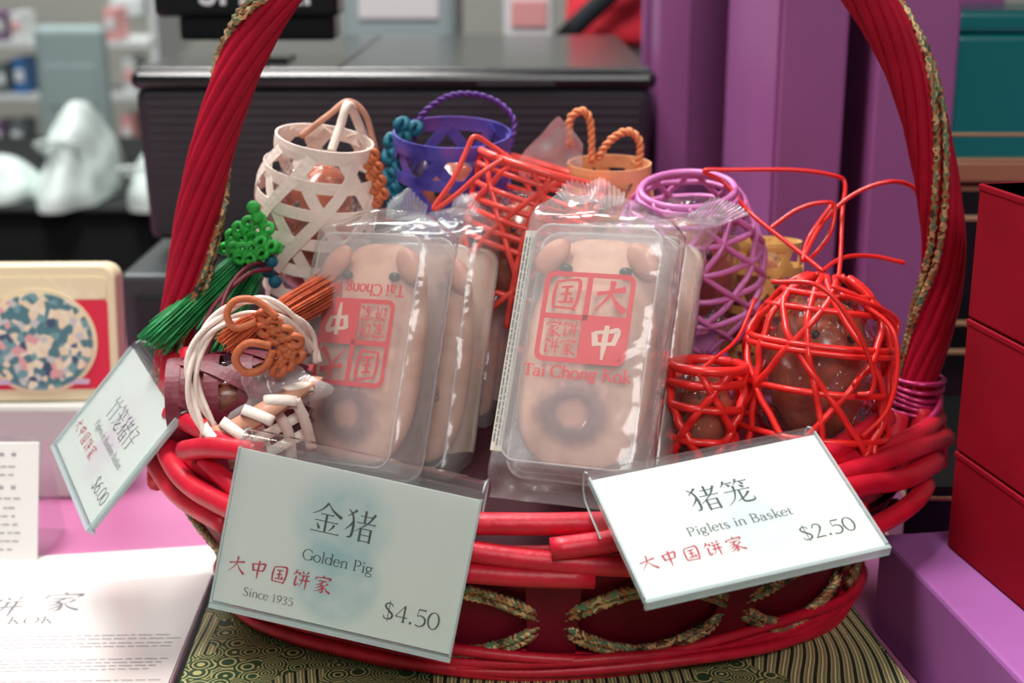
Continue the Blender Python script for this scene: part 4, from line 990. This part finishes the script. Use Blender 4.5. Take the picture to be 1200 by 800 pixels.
# leaflet stand
ls = thing('leaflet_stand', 'clear acrylic stand with small print leaflet on the pink counter', 'stand', at(-5, 662, Z=0.0)); lo = ls.matrix_world.translation
zt = 0.062; P0 = at(47, 658, Z=0.0); x1 = P0.x; yf = P0.y; x0 = x1-0.09
lm = MB(); lm.hull8([(x0, yf, 0.0005), (x1, yf, .0005), (x1, yf+.045, .0005), (x0, yf+.045, .0005)], [(x0, yf+.021, zt), (x1+.001, yf+.021, zt), (x1+.001, yf+.026, zt), (x0, yf+.026, zt)])
lm.shift(-lo).build('acrylic_wedge', 'acrylic', ls)
lp = MB(); lp.hull8([(x0, yf-.0015, 0.001), (x1-.001, yf-.0015, .001), (x1-.001, yf-.0005, .001), (x0, yf-.0005, .001)], [(x0, yf+.0190, zt-.001), (x1-.001, yf+.0190, zt-.001), (x1-.001, yf+.0200, zt-.001), (x0, yf+.0200, zt-.001)])
lf = lp.shift(-lo).build('leaflet', 'paper', ls)
random.seed(3); lt = MB(); u = 0.06
rows = [(.90, .0022, 'h'), (.80, .0008, 's'), (.73, .0008, 's'), (.62, .0024, 'h'), (.53, .0008, 's'), (.45, .0008, 's'), (.38, .0008, 's'), (.31, .0008, 's'), (.24, .0008, 's'), (.17, .0008, 's'), (.10, .0008, 's')]
for (f, hgt, kd) in rows:
    x = x0+.004
    while x < x1-.012:
        l = random.uniform(.002, .004) if kd == 's' else .0025
        lt.box((x, yf-.0015+.0205*f-.0002, .001+(zt-.002)*f), (l, .0002, hgt)); x += l+(.0012 if kd == 's' else .004)
lt.shift(-lo).build('small_print', 'ink_faint', lf)

# picture tin on a pale block
YT0 = 0.150
blk = thing('display_block', 'pale grey display block under the picture tin', 'block', at(50, 585, Z=0.0)); bl0 = blk.matrix_world.translation
a = at(128, 585, Z=0.0); zb = at(60, 472, Y=a.y+.006).z
bevel(MB().box((a.x-0.085, a.y+.035, zb/2), (0.17, 0.07, zb)).shift(-bl0).build('block_body', 'pale_block', blk), 0.003)
tr_ = at(134, 318, Y=a.y+.018); 
tw = 0.090; th_ = tr_.z-zb+0.004
tin = thing('picture_tin', 'cream square biscuit tin with red panel and round painted picture', 'tin', Matrix.Translation((tr_.x-tw/2, a.y+.012, zb+0.0003+th_/2)) @ Matrix.Rotation(math.radians(-7), 4, 'X') @ Matrix.Rotation(math.radians(3), 4, 'Z'))
bevel(MB().prism(rrect(tw, th_, .009, 6), 0, 0.022).build('tin_body', 'cream', tin), 0.0015)
MB().prism(rrect(tw-.010, .013, .003, 4, 0, th_/2-.0135), -0.0006, 0).build('fret_border', 'cream_fret', tin)
rp = MB().prism(rrect(tw-.010, th_-.028, .002, 3, 0, -.0065), -0.0007, 0).build('red_panel', 'tin_red', tin)
rc_ = (0, -0.0045)
MB().prism([(rc_[0]+.0335*math.cos(-a_), rc_[1]+.0312*math.sin(-a_)) for a_ in [2*PI*k/48 for k in range(48)]], -0.0014, -0.0006).build('roundel_frame', 'cream', rp)
MB().prism([(rc_[0]+.0310*math.cos(-a_), rc_[1]+.0287*math.sin(-a_)) for a_ in [2*PI*k/48 for k in range(48)]], -0.0019, -0.0012).build('roundel_picture', 'roundel_art', rp)
MB().prism(rrect(.068, .0030, .0014, 3, -.006, -th_/2+.012), -0.0016, -0.0006).build('caption_band', 'lilac', rp)

# ================================================================== RIGHT SIDE: boxes and tins
rb = Matrix.Rotation(math.radians(11), 4, 'Z')
c0 = at(1109, 640, Z=0.05)                       # far lower corner of the stack
def zc(py): return at(1115, py, Y=c0.y).z
hs = [0.05, at(1112, 527, Y=c0.y).z, at(1124, 372, Y=c0.y).z, at(1140, 214, Y=c0.y).z]
names = ['dark red gift box at the bottom of the stack on the purple plinth', 'dark red gift box in the middle of the stack on the plinth', 'dark red gift box on top of the stack on the plinth']
for k in range(3):
    z0, z1 = hs[k]+0.0003, hs[k+1]
    bx = thing('gift_box', names[k], 'box', Matrix.Translation((c0.x, c0.y, z0)) @ rb, 'stacked red gift boxes')
    hh = z1-z0-0.0003; lidh = hh*0.92
    bevel(MB().box((0.09, -0.15, hh/2), (0.18, 0.30, hh)).build('box_body', 'box_red', bx), 0.0012)
    bevel(MB().box((0.09, -0.15, hh-0.0015), (0.1806, 0.3006, 0.003)).build('lid_edge', 'box_red', bx), 0.0006)
# teal tin on a black and gold tin, behind the boxes
pt = at(1103, 215, Y=0.26); hT0 = pt.z; dw = 0.17
bt = thing('black_tin', 'black and gold tin under the teal tin behind red boxes', 'tin', (pt.x+dw/2, 0.31, 0.0002))
bevel(MB().box((0.004, 0.012, (hT0-0.0002)/2), (dw-.004, 0.10, hT0-0.0002-.0002)).build('tin_body', 'black_plastic', bt), 0.003)
for zf in (0.30, 0.42, 0.85, 0.97): bevel(MB().box((0.004, 0.012, (hT0-.0002)*zf), (dw-.002, 0.102, 0.0035)).build('gold_band', 'gold', bt), 0.0008)
tt = thing('teal_tin', 'glossy teal tin with gold base band beside the basket handle', 'tin', (pt.x+dw/2, 0.31, hT0))
za = at(1150, 189, Y=0.26).z-hT0; zb2 = at(1150, 158, Y=0.26).z-hT0; zc2 = at(1150, 40, Y=0.26).z-hT0; zd = at(1150, 13, Y=0.26).z-hT0
bevel(MB().box((0.002, 0, za/2+.0003), (dw, 0.10, za-.0006)).build('copper_base', 'copper', tt), 0.002)
bevel(MB().box((0, 0, (za+zc2)/2), (dw-.006, 0.096, zc2-za)).build('tin_body', 'teal_tin', tt), 0.004, 3)
bevel(MB().box((0, 0, za+.001), (dw-.003, 0.099, 0.002)).build('gold_band', 'gold', tt), 0.0005)
bevel(MB().box((0, 0, zb2), (dw-.004, 0.098, 0.0022)).build('gold_band', 'gold', tt), 0.0006)
bevel(MB().box((0, 0, (zc2+zd)/2+.0005), (dw-.003, 0.099, zd-zc2)).build('tin_lid', 'teal_tin', tt), 0.004, 3)
# low black tin added in place of the basket's shadow and a dark tin
lt_ = thing('shade_tin', 'low black tin with gold bands added as the shadowed gap between basket and red boxes', 'tin', (0.282, 0.095, 0.0002))
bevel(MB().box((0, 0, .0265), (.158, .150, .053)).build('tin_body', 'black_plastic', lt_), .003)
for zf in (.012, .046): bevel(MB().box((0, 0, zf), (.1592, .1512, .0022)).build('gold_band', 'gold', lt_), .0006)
# purple panelled cabinet behind the basket
pc = thing('purple_cabinet', 'purple painted upright board cabinet behind the basket handle', 'cabinet', (0.25, 0.30, 0.0))
po = Vector((0.25, 0.30, 0))
def upright(name, xl, xr, Y0, Y1, mat='purple_paint', ztop=0.95):
    x0 = at(xl, 200, Y0).x; x1 = at(xr, 200, Y0).x
    bevel(MB().box(((x0+x1)/2, (Y0+Y1)/2, ztop/2), (x1-x0, Y1-Y0, ztop)).shift(-po).build(name, mat, pc), 0.002)
upright('side_board', 908, 985, 0.20, 0.40)
upright('side_board', 1019, 1112, 0.19, 0.27)
xe = at(908, 200, 0.20).x
bevel(MB().box((xe-.0012, .30, .475), (.0022, .196, .95)).shift(-po).build('edge_board', 'purple_paint', pc), 0.0006)
upright('front_post', 768, 806, 0.46, 0.52)
upright('back_board', 750, 1160, 0.55, 0.57)
upright('back_board', 975, 1040, 0.30, 0.32)
xa_, xb_ = at(750, 200, .55).x, at(1112, 200, .19).x
bevel(MB().box(((xa_+xb_)/2+.02, .38, .962), (xb_-xa_+.06, .42, .02)).shift(-po).build('shade_board', 'purple_paint', pc), .003)  # unseen board added overhead to keep lamp light out of the recess

# ================================================================== CASH REGISTER AND DRAWER
YR0 = 0.36
pA, pB = at(150, 82, YR0), at(771, 82, YR0); zt_ = (pA.z+pB.z)/2
yb_ = at(460, 42, Z=zt_).y
zlow = at(200, 305, YR0).z; zband = at(460, 104, YR0).z
rgx = thing('cash_register', 'black ribbed cash register with glossy grey top behind the basket', 'cash register', ((pA.x+pB.x)/2, (YR0+yb_)/2, zlow)); ro = rgx.matrix_world.translation
def rp_(mb, name, mat, par=None, bv=0.0):
    o = mb.shift(-ro).build(name, mat, par or rgx)
    if bv: bevel(o, bv, 3)
    return o
xa, xb = pA.x, pB.x; xla, xlb = at(172, 300, YR0).x, xb-0.012
rp_(MB().hull8([(xla, YR0+.012, zlow+.012), (xlb, YR0+.012, zlow+.012), (xlb, yb_-.01, zlow+.012), (xla, yb_-.01, zlow+.012)], [(xa+.002, YR0+.002, zband), (xb-.002, YR0+.002, zband), (xb-.002, yb_, zband), (xa+.002, yb_, zband)]), 'housing', 'register_grey', bv=.008)
rp_(MB().box(((xla+xlb)/2+.004, (YR0+yb_)/2+.01, zlow+.007), (xlb-xla-.035, yb_-YR0-.05, .0135)), 'foot', 'register_grey')
rp_(MB().box(((xa+xb)/2, (YR0+yb_)/2, (zband+zt_)/2-.001), (xb-xa, yb_-YR0, zt_-zband)), 'top_band', 'black_plastic', bv=.006)
rp_(MB().box(((xa+xb)/2, (YR0+yb_)/2+.001, zt_-.0004), (xb-xa-.010, yb_-YR0-.006, .0032)), 'top_cover', 'register_top', bv=.0014)
xs = at(395, 60, YR0).x
rp_(MB().box((xs, (YR0+yb_)/2, zt_+.0012), (.002, yb_-YR0-.012, .0016)), 'cover_seam', 'black_plastic')
rp_(MB().box((at(605, 98, YR0).x, YR0-.0002, at(605, 98, YR0).z), (.055, .0012, .0028)), 'slot', 'register_grey')
nr_ = 17
for k in range(nr_):
    f = (k+.5)/nr_; z = zlow+.016+(zband-zlow-.018)*f; yy = YR0+.012-.010*f; xl = xla+(xa+.002-xla)*f+.008; xr = xlb+(xb-.002-xlb)*f-.008
    rp_(MB().box(((xl+xr)/2, yy+.0008, z), (xr-xl, .0022, .0034)), 'housing_rib', 'register_grey', bv=.0006)
# customer display
px0, px1 = at(180, 0, .42).x, at(396, 0, .42).x
dsp = thing('customer_display', 'black customer display with white maker name above the cash register', 'display', (at(300, 60, .42).x, .43, zt_+.0012)); dso = dsp.matrix_world.translation
zq = at(300, 20, .42).z; zq2 = at(300, 45, .42).z
MB().tube([(0, 0, 0), (0, 0, zq2-zt_+.004)], .008, 12).build('pole', 'black_plastic', dsp)
MB().box((0, 0, .0015), (.05, .04, .003)).build('pole_foot', 'black_plastic', dsp)
bevel(MB().box(((px0+px1)/2, .44, zq+.035), (px1-px0, .045, .07)).shift(-dso).build('display_head', 'black_plastic', dsp), .004)
bevel(MB().box((at(298, 0, .42).x, .445, (zq+zq2)/2), (at(390, 0, .42).x-at(206, 0, .42).x, .04, zq-zq2+.004)).shift(-dso).build('display_neck', 'black_plastic', dsp), .003)
c = bpy.data.curves.new('maker_name', 'FONT'); c.body = 'SHARP'; c.size = 0.030; c.offset = 0.0006; c.space_character = 1.05
fo = bpy.data.objects.new('tmp_text', c); COL.objects.link(fo); dg = bpy.context.evaluated_depsgraph_get()
me = bpy.data.meshes.new_from_object(fo.evaluated_get(dg)); bpy.data.objects.remove(fo)
me.transform(Matrix.Translation(Vector((at(232, 0, .417).x, .4172, at(232, 5, .417).z))-dso) @ Matrix.Rotation(PI/2, 4, 'X'))
me.materials.clear(); me.materials.append(MATS['logo_white']); to = bpy.data.objects.new('maker_name', me); COL.objects.link(to); to.parent = dsp
# drawer
d0 = at(136, 322, YR0-.05); zd_ = zlow-.0006; yd = at(150, 322, Z=zd_).y
drw = thing('till_box', 'dark grey cash drawer under the cash register', 'cash drawer', (d0.x+.19, yd+.15, 0.0))
bevel(MB().box((0, 0, zd_/2+.0005), (.38, .30, zd_-.001)).build('drawer_case', 'drawer_grey', drw), .004)
bevel(MB().box((0, -.151, zd_/2), (.36, .006, zd_-.03)).build('drawer_front', 'black_plastic', drw), .002)

# ================================================================== FAR BACKGROUND (out of focus)
def farbox(name, label, cat, x0, y0, x1, y1, Y, dep, mat, group=None, rot=0):
    a, b_ = at(x0, y0, Y), at(x1, y1, Y); w_, h_ = b_.x-a.x, a.z-b_.z
    r = thing(name, label, cat, (a.x+w_/2, Y+dep/2, b_.z), group)
    bevel(MB().box((0, 0, h_/2), (w_, dep, h_)).build('body', mat, r), min(w_, h_)*.12, 3)
    bevel(MB().box((0, -dep/2, h_*.5), (w_*.7, .006, h_*.35)).build('front_panel', 'white_item' if mat != 'white_item' else 'pink_item', r), .002)
    return r
zc_ = at(80, 238, 1.5).z
cc = thing('black_counter', 'black cloth-covered counter under the white plastic bags', 'counter', (-0.97, 1.85, -0.8))
bevel(MB().box((0, 0, (zc_+.8)/2), (1.24, .75, zc_+.8-.001)).build('counter_body', 'dark_counter', cc), .01)
bevel(MB().box((0, 0, zc_+.8-.004), (1.26, .79, .008)).build('counter_cloth', 'black_cloth', cc), .003)
def heap(name, label, x0, x1, ytop, Y, sd, dep=.14):
    a, b_ = at(x0, 238, Y), at(x1, 238, Y); cx_ = (a.x+b_.x)/2; w_ = (b_.x-a.x)/2*.95; hgt = at(x0, ytop, Y).z-zc_
    r = thing(name, label, 'bag', (cx_, Y, zc_+.001), 'white plastic bags')
    def fn(u, v):
        an = 2*PI*u; be = v*PI/2; p = Vector((w_*math.cos(be)*math.cos(an), dep*math.cos(be)*math.sin(an), hgt*math.sin(be)))
        return Vector((p.x, p.y, p.z*1.0))*(1+.30*noise.noise(p*9+Vector((sd, 0, 0)))+.12*noise.noise(p*26+Vector((0, sd, 0))))
    MB().grid(fn, 44, 18, True).build('bag_film', 'bag_white', r)
    MB().tube(catmull([(-.02, -dep*.6, hgt*.55), (-.035, -dep*.75, hgt*.7), (.02, -dep*.75, hgt*.72), (.02, -dep*.6, hgt*.5)], 6), .004, 6).build('bag_handle', 'bag_white', r)
heap('carrier_bag', 'tall heap of white plastic bag on the black counter', 52, 148, 128, 1.57, 1.0)
heap('carrier_bag', 'small rounded white plastic bag beside the cash register', 150, 215, 172, 1.50, 7.0, .08)
heap('carrier_bag', 'low flat white plastic bag spread on the black counter', -90, 52, 178, 1.55, 4.0, .10)
mon = farbox('grey_board', 'plain grey-green board standing behind the white plastic bags', 'board', 36, 30, 132, 170, 1.95, .03, 'grey_panel')
for ch in mon.children:
    if ch.name.startswith('front_panel'): ch.data.materials[0] = MATS['grey_panel']
# board stand so that it reaches the counter
pz = at(80, 170, 1.95).z
MB().box((0, .01, -(pz-zc_)/2), (.10, .02, max(.01, pz-zc_))).build('stand', 'grey_panel', mon)
shf = thing('wall_shelf', 'pale shelf unit holding coloured packets far behind the counter', 'shelf', (at(20, 100, 2.5).x, 2.6, -0.8)); sfo = shf.matrix_world.translation
for yy in (48, 110, 178):
    MB().box((0, 0, at(20, yy, 2.5).z+.8-.006), (.62, .22, .012)).build('shelf_board', 'white_item', shf)
for xx in (-.31, .31): MB().box((xx, 0, .65), (.015, .22, 1.3)).build('shelf_side', 'white_item', shf)
k = 0
cols = ['plum_item', 'white_item', 'pink_item', 'grey_item', 'blue_item', 'white_item', 'plum_item', 'grey_item', 'pink_item']
desc = {'plum_item': 'plum', 'white_item': 'white', 'pink_item': 'pink', 'grey_item': 'grey', 'blue_item': 'blue'}
lv = {48: 'top', 110: 'middle', 178: 'bottom'}
for (yy, xs_) in ((48, ((-12, 8), (10, 26), (120, 138))), (110, ((-10, 10), (13, 32), (142, 160))), (178, ((-14, 6), (9, 30), (140, 158)))):
    for (xa_, xb_) in xs_:
        m_ = cols[k % 9]
        farbox('packet', '%s packet standing on the %s board of the far shelf' % (desc[m_], lv[yy]), 'packet', xa_, yy-random.uniform(32, 44), xb_, yy-.3, 2.5, .10, m_, 'packets on the far shelf'); k += 1
# small white panel seen as a bright patch
lp_ = thing('white_panel', 'small plain white panel above the far shelf', 'panel', at(150, 8, 2.9))
bevel(MB().box((0, 0, 0), (.085, .04, .06)).build('panel_face', 'white_item', lp_), .012)
MB().box((0, .27, 0), (.03, .5, .03)).build('bracket', 'grey_item', lp_)
# things behind the register
farbox('storage_box', 'pale grey storage box behind the cash register', 'box', 398, -60, 535, 62, 1.1, .25, 'grey_panel')
farbox('paper_bag', 'small white paper bag between storage box and red cloth figure', 'bag', 590, -30, 650, 62, 1.10, .10, 'white_item')
rbg = thing('red_figure', 'bright red cloth form with a dark diagonal strap in place of a person', 'bag', (at(735, 110, 1.2).x, 1.28, at(500, 62, 1.1).z))  # plain cloth form with strap, standing in for a person in red
x0_, x1_ = at(664, 0, 1.2).x-rbg.location.x, at(800, 0, 1.2).x-rbg.location.x; ht_ = at(735, -80, 1.2).z-rbg.location.z
def clo(u, v):
    an = 2*PI*u; return (.5*(x0_+x1_)+.5*(x1_-x0_)*sgnpow(math.cos(an), .6)*(1-.12*v), .07*sgnpow(math.sin(an), .6)*(1-.3*v)+nz((u*3, v*3, 0), 2, .02, 2), ht_*v)
cbm = MB().grid(clo, 40, 16, True); cbm.f.append(tuple(range(40))[::-1]); cbm.f.append(tuple(range(600, 640)))
cbm.build('figure_cloth', 'red_cloth', rbg)
s0, s1 = at(668, 38, 1.2)-rbg.location, at(720, -14, 1.2)-rbg.location
MB().ribbon(catmull([s0+Vector((-.01, -.012, -.01)), s0+Vector((.01, -.014, .012)), s1+Vector((0, -.014, 0)), s1+Vector((.04, -.01, .045))], 6), Vector((0, -1, 0)), .026, .004).build('strap', 'strap', rbg)
# shelf behind the register that carries these
bs = thing('rear_counter', 'dark rear counter behind the cash register', 'counter', (0.02, 1.25, -0.8))
zz_ = at(500, 62, 1.1).z
bevel(MB().box((0, 0, (zz_+.8)/2-.001), (.62, .42, zz_+.8-.002)).build('counter_body', 'dark_counter', bs), .005)
